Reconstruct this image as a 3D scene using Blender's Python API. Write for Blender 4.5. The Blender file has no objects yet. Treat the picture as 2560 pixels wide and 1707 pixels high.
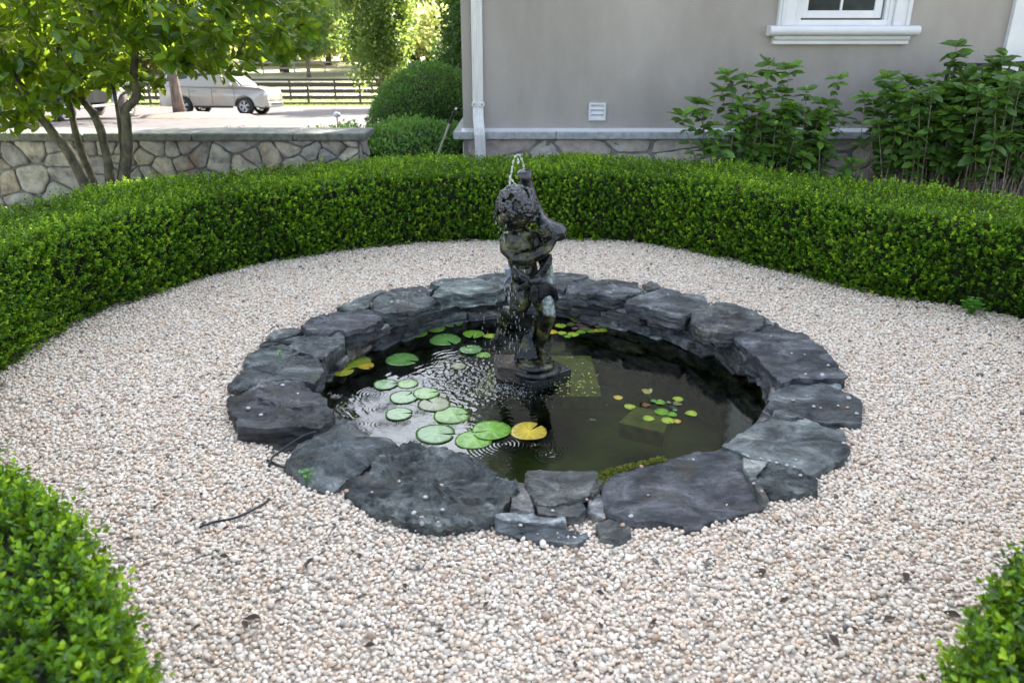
import bpy, bmesh, math, random
import numpy as np
from mathutils import Vector, Matrix, noise as mn
R = math.radians
scene = bpy.context.scene
col = scene.collection

# ------------------------------------------------------------------ camera, sky, sun, exposure
CAMH, PITCH, FPX = 1.75, R(21.9), 1871.0
cam = bpy.data.cameras.new('camera'); camo = bpy.data.objects.new('camera', cam); col.objects.link(camo)
camo.location = (0, 0, CAMH); camo.rotation_euler = (R(90) - PITCH, 0, 0)
cam.lens = FPX / 2560 * 36; cam.sensor_width = 36; cam.clip_end = 2000; cam.clip_start = 0.05
cam.dof.use_dof = True; cam.dof.focus_distance = 4.25; cam.dof.aperture_fstop = 3.5
scene.camera = camo
SUN_AZ, SUN_EL = R(25), R(33)          # azimuth measured from +Y towards +X
world = bpy.data.worlds.new("World"); scene.world = world; world.use_nodes = True
wn = world.node_tree; wn.nodes.clear()
wo = wn.nodes.new('ShaderNodeOutputWorld'); bg = wn.nodes.new('ShaderNodeBackground'); sk = wn.nodes.new('ShaderNodeTexSky')
sk.sky_type = 'NISHITA'; sk.sun_disc = False; sk.sun_elevation = SUN_EL; sk.sun_rotation = SUN_AZ
sk.air_density = 1.0; sk.dust_density = 2.0; sk.ozone_density = 1.0
bg.inputs['Strength'].default_value = 0.08
wtc = wn.nodes.new('ShaderNodeTexCoord'); wmp = wn.nodes.new('ShaderNodeMapping'); wmp.inputs['Scale'].default_value = (1, 1, 2.6)
wns = wn.nodes.new('ShaderNodeTexNoise'); wns.inputs['Scale'].default_value = 2.2; wns.inputs['Detail'].default_value = 8; wns.inputs['Roughness'].default_value = .6
wcr = wn.nodes.new('ShaderNodeValToRGB'); wcr.color_ramp.elements[0].position = .42; wcr.color_ramp.elements[1].position = .66
wmx = wn.nodes.new('ShaderNodeMix'); wmx.data_type = 'RGBA'
wmx.inputs[7].default_value = (11.5, 11.3, 11.2, 1)
wn.links.new(wtc.outputs['Generated'], wmp.inputs[0]); wn.links.new(wmp.outputs[0], wns.inputs['Vector']); wn.links.new(wns.outputs[0], wcr.inputs[0])
wdt = wn.nodes.new('ShaderNodeVectorMath'); wdt.operation = 'DOT_PRODUCT'; wdt.inputs[1].default_value = (math.sin(SUN_AZ) * math.cos(SUN_EL), math.cos(SUN_AZ) * math.cos(SUN_EL), math.sin(SUN_EL))
wn.links.new(wtc.outputs['Generated'], wdt.inputs[0]); wmr = wn.nodes.new('ShaderNodeMapRange'); wmr.inputs[1].default_value = .45; wmr.inputs[2].default_value = .95; wmr.inputs[3].default_value = 6.2; wmr.inputs[4].default_value = 24.0
wn.links.new(wdt.outputs['Value'], wmr.inputs[0]); wsc = wn.nodes.new('ShaderNodeVectorMath'); wsc.operation = 'SCALE'; wsc.inputs[0].default_value = (.91, .96, 1.06); wn.links.new(wmr.outputs[0], wsc.inputs['Scale']); wn.links.new(wsc.outputs[0], wmx.inputs[7])
wn.links.new(wcr.outputs[0], wmx.inputs[0]); wn.links.new(sk.outputs[0], wmx.inputs[6]); wn.links.new(wmx.outputs[2], bg.inputs['Color'])
wn.links.new(bg.outputs[0], wo.inputs[0])
sl = bpy.data.lights.new('sun', 'SUN'); slo = bpy.data.objects.new('sun', sl); col.objects.link(slo)
sl.energy = 5.0; sl.angle = R(.5); sl.color = (1, .93, .82)
sd = Vector((math.sin(SUN_AZ) * math.cos(SUN_EL), math.cos(SUN_AZ) * math.cos(SUN_EL), math.sin(SUN_EL)))
slo.rotation_euler = sd.to_track_quat('Z', 'Y').to_euler(); slo.location = (20, 20, 30)
vs = scene.view_settings; vs.view_transform = 'Standard'; vs.look = 'None'; vs.gamma = 1; vs.exposure = 2.3
try: vs.use_curve_mapping = False
except Exception: pass

# ------------------------------------------------------------------ helpers
CT, ST = math.cos(PITCH), math.sin(PITCH)
def W(px, py, z=None, Y=None):
    a = (px - 1280) / FPX; b = (853.5 - py) / FPX
    d = Vector((a, CT + b * ST, -ST + b * CT))
    t = Y / d.y if Y is not None else (z - CAMH) / d.z
    return Vector((d.x * t, d.y * t, CAMH + d.z * t))
def ppm(x, y, z): return FPX / (y * CT - (z - CAMH) * ST)
def tag(o, label=None, cat=None, group=None, kind=None):
    if label: o['label'] = label
    if cat: o['category'] = cat
    if group: o['group'] = group
    if kind: o['kind'] = kind
    return o
def empty(name, loc=(0, 0, 0), rz=0):
    o = bpy.data.objects.new(name, None); col.objects.link(o); o.location = loc; o.rotation_euler = (0, 0, rz); o.empty_display_size = .1
    return o
def link(name, me, mat=None, parent=None, smooth=False):
    o = bpy.data.objects.new(name, me); col.objects.link(o)
    if mat: me.materials.append(mat)
    if parent: o.parent = parent
    if smooth: me.polygons.foreach_set('use_smooth', [True] * len(me.polygons))
    return o
def mk(name, v, f, mat=None, parent=None, smooth=False, attr=None):
    me = bpy.data.meshes.new(name); me.from_pydata([tuple(p) for p in v], [], f); me.update()
    if attr is not None:
        a = me.attributes.new('tone', 'FLOAT', 'POINT'); a.data.foreach_set('value', np.asarray(attr, dtype=np.float32))
    return link(name, me, mat, parent, smooth)
def npmesh(name, V, Q, mat, parent=None, attr=None, smooth=False):
    V = np.asarray(V, np.float32); Q = np.asarray(Q, np.int32)
    me = bpy.data.meshes.new(name); me.vertices.add(len(V)); me.vertices.foreach_set('co', V.ravel())
    k = Q.shape[1]; me.loops.add(Q.size); me.loops.foreach_set('vertex_index', Q.ravel())
    me.polygons.add(len(Q)); me.polygons.foreach_set('loop_start', np.arange(0, Q.size, k, dtype=np.int32))
    if smooth: me.polygons.foreach_set('use_smooth', np.ones(len(Q), bool))
    me.update(calc_edges=True)
    if attr is not None:
        a = me.attributes.new('tone', 'FLOAT', 'POINT'); a.data.foreach_set('value', np.asarray(attr, dtype=np.float32))
    return link(name, me, mat, parent)
class MB:
    def __init__(s): s.v = []; s.f = []; s.t = []
    def add(s, v, f, t=.5):
        n = len(s.v); s.v += [tuple(p) for p in v]; s.f += [tuple(i + n for i in q) for q in f]; s.t += [t] * len(v)
    def box(s, a, b, t=.5):
        (x0, y0, z0), (x1, y1, z1) = a, b
        s.add([(x0, y0, z0), (x1, y0, z0), (x1, y1, z0), (x0, y1, z0), (x0, y0, z1), (x1, y0, z1), (x1, y1, z1), (x0, y1, z1)],
              [(0, 3, 2, 1), (4, 5, 6, 7), (0, 1, 5, 4), (1, 2, 6, 5), (2, 3, 7, 6), (3, 0, 4, 7)], t)
    def tube(s, pts, rad, n=8, t=.5, cap=True):
        pts = [Vector(p) for p in pts]; rings = []; up = None
        if not hasattr(rad, '__len__'): rad = [rad] * len(pts)
        for i, p in enumerate(pts):
            d = (pts[min(i + 1, len(pts) - 1)] - pts[max(i - 1, 0)]).normalized()
            if up is None: up = d.orthogonal().normalized()
            up = (up - d * up.dot(d)).normalized(); w = d.cross(up)
            rings.append([p + (up * math.cos(2 * math.pi * k / n) + w * math.sin(2 * math.pi * k / n)) * rad[i] for k in range(n)])
        v = [q for r in rings for q in r]; f = []
        for i in range(len(pts) - 1):
            for k in range(n):
                f.append((i * n + k, i * n + (k + 1) % n, (i + 1) * n + (k + 1) % n, (i + 1) * n + k))
        if cap: f.append(tuple(range(n - 1, -1, -1))); f.append(tuple((len(pts) - 1) * n + k for k in range(n)))
        s.add(v, f, t)
    def lathe(s, prof, c=(0, 0, 0), n=24, axis='Z', t=.5, cap=True):
        v = []; f = []
        for r, z in prof:
            for k in range(n):
                a = 2 * math.pi * k / n
                p = (r * math.cos(a), r * math.sin(a), z)
                if axis == 'Y': p = (p[0], p[2], p[1])
                v.append((p[0] + c[0], p[1] + c[1], p[2] + c[2]))
        for i in range(len(prof) - 1):
            for k in range(n): f.append((i * n + k, i * n + (k + 1) % n, (i + 1) * n + (k + 1) % n, (i + 1) * n + k))
        if cap: f.append(tuple(range(n - 1, -1, -1))); f.append(tuple((len(prof) - 1) * n + k for k in range(n)))
        s.add(v, f, t)
    def prism(s, poly, a, b, axis='Y', t=.5):
        n = len(poly); v = []
        for d in (a, b):
            for p in poly:
                v.append({'Y': (p[0], d, p[1]), 'X': (d, p[0], p[1]), 'Z': (p[0], p[1], d)}[axis])
        s.add(v, [tuple(range(n)), tuple(range(2 * n - 1, n - 1, -1))] + [(i, i + n, (i + 1) % n + n, (i + 1) % n) for i in range(n)], t)
    def build(s, name, mat, parent=None, smooth=False, bevel=0, loc=None):
        o = mk(name, s.v, s.f, mat, parent, smooth, s.t)
        bm = bmesh.new(); bm.from_mesh(o.data); bmesh.ops.recalc_face_normals(bm, faces=bm.faces); bm.to_mesh(o.data); bm.free()
        if smooth: o.data.polygons.foreach_set('use_smooth', [True] * len(o.data.polygons))
        if bevel:
            m = o.modifiers.new('bevel', 'BEVEL'); m.width = bevel; m.segments = 2; m.limit_method = 'ANGLE'; m.angle_limit = R(40)
        if loc: o.location = loc
        return o

def node(nt, kind, **kw):
    n = nt.nodes.new(kind)
    for k, v in kw.items():
        if k in n.inputs: n.inputs[k].default_value = v
        else: setattr(n, k, v)
    return n
def ramp(nt, stops, src, interp='LINEAR'):
    r = nt.nodes.new('ShaderNodeValToRGB'); r.color_ramp.interpolation = interp
    e = r.color_ramp.elements
    while len(e) < len(stops): e.new(.5)
    for i, (p, c) in enumerate(stops):
        e[i].position = p; e[i].color = (c[0], c[1], c[2], 1) if hasattr(c, '__len__') else (c, c, c, 1)
    nt.links.new(src, r.inputs[0]); return r
def pmat(name, c1, c2=None, scale=8, rough=.6, bump=0, bscale=60, stretch=(1, 1, 1), metal=0, spec=.5, coat=0, detail=6, c3=None, lo=.35, hi=.65, bdist=.01, rough2=None, objcol=False, gen=False):
    m = bpy.data.materials.new(name); m.use_nodes = True; nt = m.node_tree; b = nt.nodes['Principled BSDF']
    b.inputs['Roughness'].default_value = rough; b.inputs['Metallic'].default_value = metal; b.inputs['Specular IOR Level'].default_value = spec
    b.inputs['Coat Weight'].default_value = coat
    tc = nt.nodes.new('ShaderNodeTexCoord'); mp = nt.nodes.new('ShaderNodeMapping'); mp.inputs['Scale'].default_value = stretch
    nt.links.new(tc.outputs['Object'], mp.inputs[0])
    c2 = c2 or tuple(x * .8 for x in c1)
    n1 = node(nt, 'ShaderNodeTexNoise', Scale=scale, Detail=detail, Roughness=.6); nt.links.new(mp.outputs[0], n1.inputs['Vector'])
    st = [(lo, c1), (hi, c2)] if c3 is None else [(lo, c1), ((lo + hi) / 2, c2), (hi, c3)]
    cr = ramp(nt, st, n1.outputs[0]); out = cr.outputs[0]
    if objcol:
        oi = nt.nodes.new('ShaderNodeObjectInfo'); mx = nt.nodes.new('ShaderNodeMix'); mx.data_type = 'RGBA'; mx.blend_type = 'MULTIPLY'; mx.inputs[0].default_value = 1
        nt.links.new(out, mx.inputs[6]); nt.links.new(oi.outputs['Color'], mx.inputs[7]); out = mx.outputs[2]
    nt.links.new(out, b.inputs['Base Color'])
    if rough2 is not None:
        n3 = node(nt, 'ShaderNodeTexNoise', Scale=scale * .7, Detail=4); nt.links.new(mp.outputs[0], n3.inputs['Vector'])
        rr = ramp(nt, [(.4, rough), (.6, rough2)], n3.outputs[0]); nt.links.new(rr.outputs[0], b.inputs['Roughness'])
    if bump:
        n2 = node(nt, 'ShaderNodeTexNoise', Scale=bscale, Detail=8, Roughness=.65); nt.links.new(mp.outputs[0], n2.inputs['Vector'])
        bp = node(nt, 'ShaderNodeBump', Strength=bump, Distance=bdist); nt.links.new(n2.outputs[0], bp.inputs['Height']); nt.links.new(bp.outputs[0], b.inputs['Normal'])
    return m
def leafmat(name, stops, rough=.4, trans=.35, tcol=(.35, .6, .06), spec=.5):
    m = bpy.data.materials.new(name); m.use_nodes = True; nt = m.node_tree; b = nt.nodes['Principled BSDF']; o = nt.nodes['Material Output']
    a = nt.nodes.new('ShaderNodeAttribute'); a.attribute_name = 'tone'
    cr = ramp(nt, stops, a.outputs['Fac']); nt.links.new(cr.outputs[0], b.inputs['Base Color'])
    b.inputs['Roughness'].default_value = rough; b.inputs['Specular IOR Level'].default_value = spec
    t = nt.nodes.new('ShaderNodeBsdfTranslucent'); mx = nt.nodes.new('ShaderNodeMix'); mx.data_type = 'RGBA'; mx.blend_type = 'MULTIPLY'; mx.inputs[0].default_value = 1
    sc = nt.nodes.new('ShaderNodeMix'); sc.data_type = 'RGBA'; sc.inputs[0].default_value = .5; sc.inputs[7].default_value = (*tcol, 1)
    nt.links.new(cr.outputs[0], sc.inputs[6]); nt.links.new(sc.outputs[2], t.inputs[0])
    ms = nt.nodes.new('ShaderNodeMixShader'); ms.inputs[0].default_value = trans
    nt.links.new(b.outputs[0], ms.inputs[1]); nt.links.new(t.outputs[0], ms.inputs[2]); nt.links.new(ms.outputs[0], o.inputs[0])
    return m
def attrmat(name, stops, rough=.7, bump=.4, bscale=30, mixn=.35, nscale=12, interp='LINEAR', dark=.45):
    m = bpy.data.materials.new(name); m.use_nodes = True; nt = m.node_tree; b = nt.nodes['Principled BSDF']
    a = nt.nodes.new('ShaderNodeAttribute'); a.attribute_name = 'tone'; tc = nt.nodes.new('ShaderNodeTexCoord')
    cr = ramp(nt, stops, a.outputs['Fac'], interp)
    n1 = node(nt, 'ShaderNodeTexNoise', Scale=nscale, Detail=8, Roughness=.7); nt.links.new(tc.outputs['Object'], n1.inputs['Vector'])
    r2 = ramp(nt, [(.3, dark), (.55, 1.0), (.75, 1.15)], n1.outputs[0])
    mx = nt.nodes.new('ShaderNodeMix'); mx.data_type = 'RGBA'; mx.blend_type = 'MULTIPLY'; mx.inputs[0].default_value = 1
    nt.links.new(cr.outputs[0], mx.inputs[6]); nt.links.new(r2.outputs[0], mx.inputs[7])
    n4 = node(nt, 'ShaderNodeTexNoise', Scale=nscale * .45, Detail=5); nt.links.new(tc.outputs['Object'], n4.inputs['Vector'])
    r4 = ramp(nt, [(.55, 0.), (.68, 1.)], n4.outputs[0]); mr = nt.nodes.new('ShaderNodeMix'); mr.data_type = 'RGBA'
    mm = nt.nodes.new('ShaderNodeMath'); mm.operation = 'MULTIPLY'; mm.inputs[1].default_value = mixn; nt.links.new(r4.outputs[0], mm.inputs[0])
    nt.links.new(mm.outputs[0], mr.inputs[0]); nt.links.new(mx.outputs[2], mr.inputs[6]); mr.inputs[7].default_value = (.30, .17, .09, 1)
    nt.links.new(mr.outputs[2], b.inputs['Base Color']); b.inputs['Roughness'].default_value = rough
    n2 = node(nt, 'ShaderNodeTexNoise', Scale=bscale, Detail=8, Roughness=.7); nt.links.new(tc.outputs['Object'], n2.inputs['Vector'])
    bp = node(nt, 'ShaderNodeBump', Strength=bump, Distance=.02); nt.links.new(n2.outputs[0], bp.inputs['Height']); nt.links.new(bp.outputs[0], b.inputs['Normal'])
    return m

M = {}
M['slate'] = None
def slatemat():
    m = bpy.data.materials.new('slate'); m.use_nodes = True; nt = m.node_tree; b = nt.nodes['Principled BSDF']
    tc = nt.nodes.new('ShaderNodeTexCoord'); oi = nt.nodes.new('ShaderNodeObjectInfo')
    ad = nt.nodes.new('ShaderNodeVectorMath'); ad.operation = 'ADD'; cx = nt.nodes.new('ShaderNodeCombineXYZ')
    mu = nt.nodes.new('ShaderNodeMath'); mu.operation = 'MULTIPLY'; mu.inputs[1].default_value = 40; nt.links.new(oi.outputs['Random'], mu.inputs[0]); nt.links.new(mu.outputs[0], cx.inputs[0])
    nt.links.new(tc.outputs['Object'], ad.inputs[0]); nt.links.new(cx.outputs[0], ad.inputs[1])
    mp = nt.nodes.new('ShaderNodeMapping'); mp.inputs['Scale'].default_value = (1, 1.4, 2.2); nt.links.new(ad.outputs[0], mp.inputs[0])
    n1 = node(nt, 'ShaderNodeTexNoise', Scale=5, Detail=9, Roughness=.68, Distortion=.6); nt.links.new(mp.outputs[0], n1.inputs['Vector'])
    cr = ramp(nt, [(.32, (.012, .0125, .013)), (.46, (.046, .049, .050)), (.57, (.10, .105, .103)), (.70, (.25, .25, .235))], n1.outputs[0])
    nf = node(nt, 'ShaderNodeTexNoise', Scale=45, Detail=6, Roughness=.7); nt.links.new(mp.outputs[0], nf.inputs['Vector'])
    rf = ramp(nt, [(.3, .6), (.7, 1.35)], nf.outputs[0])
    m1 = nt.nodes.new('ShaderNodeMix'); m1.data_type = 'RGBA'; m1.blend_type = 'MULTIPLY'; m1.inputs[0].default_value = 1
    nt.links.new(cr.outputs[0], m1.inputs[6]); nt.links.new(rf.outputs[0], m1.inputs[7])
    m2 = nt.nodes.new('ShaderNodeMix'); m2.data_type = 'RGBA'; m2.blend_type = 'MULTIPLY'; m2.inputs[0].default_value = 1
    nt.links.new(m1.outputs[2], m2.inputs[6]); nt.links.new(oi.outputs['Color'], m2.inputs[7])
    # rusty and mossy stains
    n5 = node(nt, 'ShaderNodeTexNoise', Scale=7, Detail=5); nt.links.new(ad.outputs[0], n5.inputs['Vector'])
    r5 = ramp(nt, [(.56, 0.), (.70, .45)], n5.outputs[0]); m3 = nt.nodes.new('ShaderNodeMix'); m3.data_type = 'RGBA'
    nt.links.new(r5.outputs[0], m3.inputs[0]); nt.links.new(m2.outputs[2], m3.inputs[6]); m3.inputs[7].default_value = (.10, .085, .045, 1)
    nt.links.new(m3.outputs[2], b.inputs['Base Color'])
    nr = node(nt, 'ShaderNodeTexNoise', Scale=4, Detail=4); nt.links.new(mp.outputs[0], nr.inputs['Vector'])
    rr = ramp(nt, [(.40, .16), (.60, .50)], nr.outputs[0]); nt.links.new(rr.outputs[0], b.inputs['Roughness'])
    nb = node(nt, 'ShaderNodeTexNoise', Scale=11, Detail=12, Roughness=.76, Distortion=1.6); nt.links.new(mp.outputs[0], nb.inputs['Vector'])
    bp = node(nt, 'ShaderNodeBump', Strength=1.0, Distance=.028); nt.links.new(nb.outputs[0], bp.inputs['Height'])
    nb2 = node(nt, 'ShaderNodeTexNoise', Scale=90, Detail=6, Roughness=.7); nt.links.new(mp.outputs[0], nb2.inputs['Vector']); bp2 = node(nt, 'ShaderNodeBump', Strength=.6, Distance=.006); nt.links.new(nb2.outputs[0], bp2.inputs['Height']); nt.links.new(bp.outputs[0], bp2.inputs['Normal']); nt.links.new(bp2.outputs[0], b.inputs['Normal'])
    return m
M['slate'] = slatemat()
M['mortar'] = pmat('mortar', (.24, .225, .20), (.46, .43, .39), 14, .85, .8, 60, bdist=.012)
M['joint'] = pmat('wall_mortar', (.17, .17, .16), (.26, .26, .25), 9, .9, .5, 70)
M['fieldstone'] = attrmat('fieldstone', [(0, (.26, .25, .24)), (.25, (.52, .48, .40)), (.45, (.34, .33, .31)), (.6, (.58, .53, .43)), (.8, (.44, .36, .27)), (1, (.32, .31, .31))], .8, .9, 18, .5, 7, dark=.3)
M['foundstone'] = attrmat('foundation_stone', [(0, (.36, .35, .33)), (.3, (.52, .48, .41)), (.5, (.42, .41, .39)), (.7, (.58, .53, .43)), (1, (.40, .34, .32))], .8, .5, 25, .25, 9, dark=.7)
M['bluestone'] = pmat('bluestone', (.26, .28, .28), (.40, .42, .43), 12, .8, .9, 30, bdist=.015)
M['capstone'] = pmat('cap_stone', (.085, .095, .085), (.20, .205, .18), 14, .8, .8, 40, bdist=.012)
M['stucco'] = pmat('stucco', (.285, .262, .240), (.375, .348, .322), 1.1, .9, .9, 120, detail=9, bdist=.008, stretch=(1, 1, .45))
M['trim'] = pmat('white_trim', (.60, .61, .64), (.68, .69, .71), 3, .45, .05, 50)
M['gutter'] = pmat('white_gutter', (.56, .56, .56), (.70, .70, .70), 5, .4, .05, 30, stretch=(6, 6, .6), lo=.3)
M['black'] = pmat('black_metal', (.012, .012, .013), None, 10, .4)
M['rubber'] = pmat('rubber', (.018, .018, .02), (.03, .03, .03), 20, .7, .2, 80)
M['tyre_dust'] = pmat('dusty_tyre', (.10, .085, .075), (.2, .17, .15), 9, .85, .4, 40)
M['chrome'] = pmat('alloy', (.62, .62, .62), (.72, .72, .72), 4, .4, metal=.1)
M['paint'] = pmat('champagne_paint', (.40, .38, .335), (.43, .40, .36), 2, .28, metal=.35, coat=.6)
M['paint2'] = pmat('dark_grey_paint', (.035, .036, .036), (.06, .06, .06), 2, .3, metal=.4, coat=.6)
M['plastic'] = pmat('grey_plastic', (.05, .05, .055), None, 10, .6)
M['lamp'] = pmat('lamp_glass', (.75, .78, .82), (.85, .86, .9), 10, .1)
M['signal'] = pmat('red_lens', (.4, .02, .02), None, 10, .2)
M['carglass'] = pmat('car_glass', (.015, .02, .022), (.03, .04, .04), 3, .04, spec=.8)
M['winglass'] = pmat('window_glass', (.004, .006, .007), (.03, .038, .04), 2.5, .03, spec=.25)
M['interior'] = pmat('interior_white', (.35, .4, .42), None, 2, .7)
M['asphalt'] = pmat('asphalt', (.070, .060, .060), (.105, .092, .09), 1.5, .9, .3, 200)
M['mulch'] = pmat('mulch', (.22, .16, .12), (.36, .28, .22), 6, .95, 1, 30, bdist=.05)
M['soil'] = pmat('soil', (.045, .035, .025), (.11, .09, .065), 9, .95, 1, 30, bdist=.03)
M['field'] = pmat('grass_field', (.40, .38, .22), (.54, .50, .34), .4, .95, .6, 6, bdist=.1)
M['grass'] = leafmat('grass_blades', [(0, (.18, .23, .09)), (.6, (.36, .38, .18)), (1, (.58, .54, .34))], .6, .3)
M['fencewood'] = pmat('dark_fence_wood', (.028, .024, .022), (.06, .052, .048), 6, .8, .4, 30, stretch=(1, 1, 8))
M['fencegrey'] = pmat('weathered_fence_wood', (.30, .28, .26), (.45, .43, .40), 6, .85, .4, 30)
M['bark'] = pmat('magnolia_bark', (.035, .032, .02), (.13, .12, .075), 16, .85, .7, 50, stretch=(1, 1, .6), bdist=.008)
M['bark2'] = pmat('rough_bark', (.10, .075, .06), (.25, .20, .17), 10, .9, 1, 25, stretch=(1, 1, .3), bdist=.03)
M['stem'] = pmat('shrub_stem', (.13, .10, .08), (.27, .22, .18), 30, .8, .3, 60)
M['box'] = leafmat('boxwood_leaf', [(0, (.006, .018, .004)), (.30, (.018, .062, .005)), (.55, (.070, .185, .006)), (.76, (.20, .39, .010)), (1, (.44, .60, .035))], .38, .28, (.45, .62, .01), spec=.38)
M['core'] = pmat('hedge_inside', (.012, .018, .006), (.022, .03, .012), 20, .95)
M['magleaf'] = leafmat('magnolia_leaf', [(0, (.014, .045, .006)), (.5, (.042, .12, .010)), (.8, (.12, .26, .015)), (1, (.30, .44, .04))], .24, .38, (.72, .92, .04), spec=.6)
M['hydleaf'] = leafmat('hydrangea_leaf', [(0, (.030, .065, .018)), (.45, (.070, .150, .028)), (.75, (.14, .29, .035)), (.95, (.26, .46, .05)), (1, (.36, .42, .06))], .38, .25)
M['yew'] = leafmat('clipped_shrub_leaf', [(0, (.012, .04, .012)), (.5, (.030, .095, .018)), (1, (.10, .24, .04))], .4, .25)
M['juniper'] = leafmat('spreading_shrub_leaf', [(0, (.02, .07, .018)), (.5, (.06, .17, .035)), (1, (.14, .30, .06))], .5, .3)
M['farleaf'] = leafmat('far_tree_leaf', [(0, (.16, .20, .06)), (.5, (.36, .40, .13)), (1, (.62, .62, .28))], .6, .5, (.8, .85, .35))  # lightened leaf colours stand in for the sun-washed haze far off
M['looseleaf'] = leafmat('loose_tree_leaf', [(0, (.020, .06, .015)), (.5, (.07, .16, .035)), (1, (.32, .42, .12))], .4, .4, (.6, .75, .12))
M['skin'] = pmat('skin', (.45, .27, .2), None, 10, .6)
M['denim'] = pmat('denim', (.035, .05, .10), (.06, .08, .15), 30, .85)
M['shirt'] = pmat('dark_shirt', (.03, .03, .04), None, 20, .85)
M['hairdark'] = pmat('dark_hair', (.02, .015, .01), None, 20, .7)
M['cable'] = pmat('black_cable', (.018, .022, .028), None, 10, .35)
M['hosegrey'] = pmat('grey_hose', (.18, .22, .28), None, 10, .4)
M['boxgrey'] = pmat('grey_box', (.26, .31, .35), (.32, .37, .4), 10, .6)
M['poolmud'] = pmat('pond_bottom', (.06, .08, .025), (.12, .15, .045), 5, .9)
M['slab'] = pmat('algae_slab', (.20, .195, .10), (.36, .34, .19), 14, .9, detail=9)
M['dry'] = pmat('dry_leaf', (.025, .017, .012), (.09, .055, .035), 20, .8)
M['moss'] = leafmat('moss', [(0, (.07, .09, .01)), (1, (.30, .30, .03))], .9, .1)
M['weed'] = leafmat('weed_leaf', [(0, (.06, .2, .03)), (1, (.16, .40, .06))], .4, .35)
M['alu'] = pmat('pale_handle', (.5, .5, .48), (.62, .62, .6), 5, .4, metal=.3)

# ------------------------------------------------------------------ setting: ground, driveway, field, pond water
def gz(x, y):
    z = 0 if y < 9 else (-.049 * (y - 9) if y < 47 else -1.862)
    if y > 120: z += (y - 120) * .02
    return z
POND = Vector((.12, 4.05))
def ground():
    xs = sorted(set([-900, -500, -300, -200, -150] + list(range(-120, 121, 4)) + [150, 200, 300, 500, 900]))
    ys = sorted(set([-300, -150, -80, -40, -20, -10, 0, 9, 12, 16, 20, 25, 30, 35, 40, 44, 47, 52, 60, 70, 85, 100, 120, 150, 200, 300, 500, 900]))
    v = []; f = []
    for y in ys:
        for x in xs: v.append((x, y, gz(x, y) - .03))
    n = len(xs)
    for j in range(len(ys) - 1):
        for i in range(n - 1):
            x0, x1, y0, y1 = xs[i], xs[i + 1], ys[j], ys[j + 1]
            if y0 >= 0 and y1 <= 9 and x0 >= -4 and x1 <= 4: continue
            f.append((j * n + i, j * n + i + 1, (j + 1) * n + i + 1, (j + 1) * n + i))
    o = mk('ground', v, f, M['field']); tag(o, kind='structure')
    # garden soil sheet with round hole for the pond
    v = []; f = []; N = 64
    sq = []
    for k in range(N):
        a = 2 * math.pi * k / N; c, s = math.cos(a), math.sin(a)
        sq.append((c, s))
    for c, s in sq: v.append((POND.x + 1.36 * c, POND.y + 1.36 * s, -.026))
    for c, s in sq:
        t = 9
        if c > 1e-6: t = min(t, (4.02 - POND.x) / c)
        if c < -1e-6: t = min(t, (-4.02 - POND.x) / c)
        if s > 1e-6: t = min(t, (9.02 - POND.y) / s)
        if s < -1e-6: t = min(t, (-.02 - POND.y) / s)
        v.append((POND.x + c * t, POND.y + s * t, -.026))
    for k in range(N): f.append((k, k + N, (k + 1) % N + N, (k + 1) % N))
    for cx, cy in ((-4.02, -.02), (4.02, -.02), (4.02, 9.02), (-4.02, 9.02)):
        v.append((cx, cy, -.026))
        a = math.atan2(cy - POND.y, cx - POND.x) % (2 * math.pi); k = int(a / (2 * math.pi) * N)
        f.append((k % N + N, len(v) - 1, (k + 1) % N + N))
    o = mk('garden_soil', v, f, M['soil']); tag(o, kind='structure')
    v = []; f = []
    for i, (x0, x1, y) in enumerate([(-45, -2.2, 8.9), (-45, 2, 12), (-45, 8, 22), (-45, 14, 30), (-45, 22, 38), (-45, 34, 43.5)]):
        v += [(x0, y, gz(0, y) + .012), (x1, y, gz(0, y) + .012)]
        if i: f.append((2 * i - 2, 2 * i - 1, 2 * i + 1, 2 * i))
    o = mk('driveway', v, f, M['asphalt']); tag(o, kind='structure')
    # mulch island round the driveway tree, a low mound
    v = []; f = []; cx, cy = -12.4, 30.6
    for j, (r, h) in enumerate([(1, 0), (.9, .06), (.6, .12), (.25, .17), (.02, .19)]):
        for k in range(32):
            a = 2 * math.pi * k / 32; x = cx + r * 2.3 * math.cos(a); y = cy + r * 1.7 * math.sin(a); v.append((x, y, gz(x, y) + .02 + h + mn.noise(Vector((x, y, 0)) * 1.3) * .05 * (j > 0)))
    for j in range(4):
        for k in range(32): f.append((j * 32 + k, j * 32 + (k + 1) % 32, (j + 1) * 32 + (k + 1) % 32, (j + 1) * 32 + k))
    f.append(tuple(4 * 32 + k for k in range(32)))
    o = mk('mulch_mound', v, f, M['mulch'], smooth=True); tag(o, kind='structure')
ground()

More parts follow.
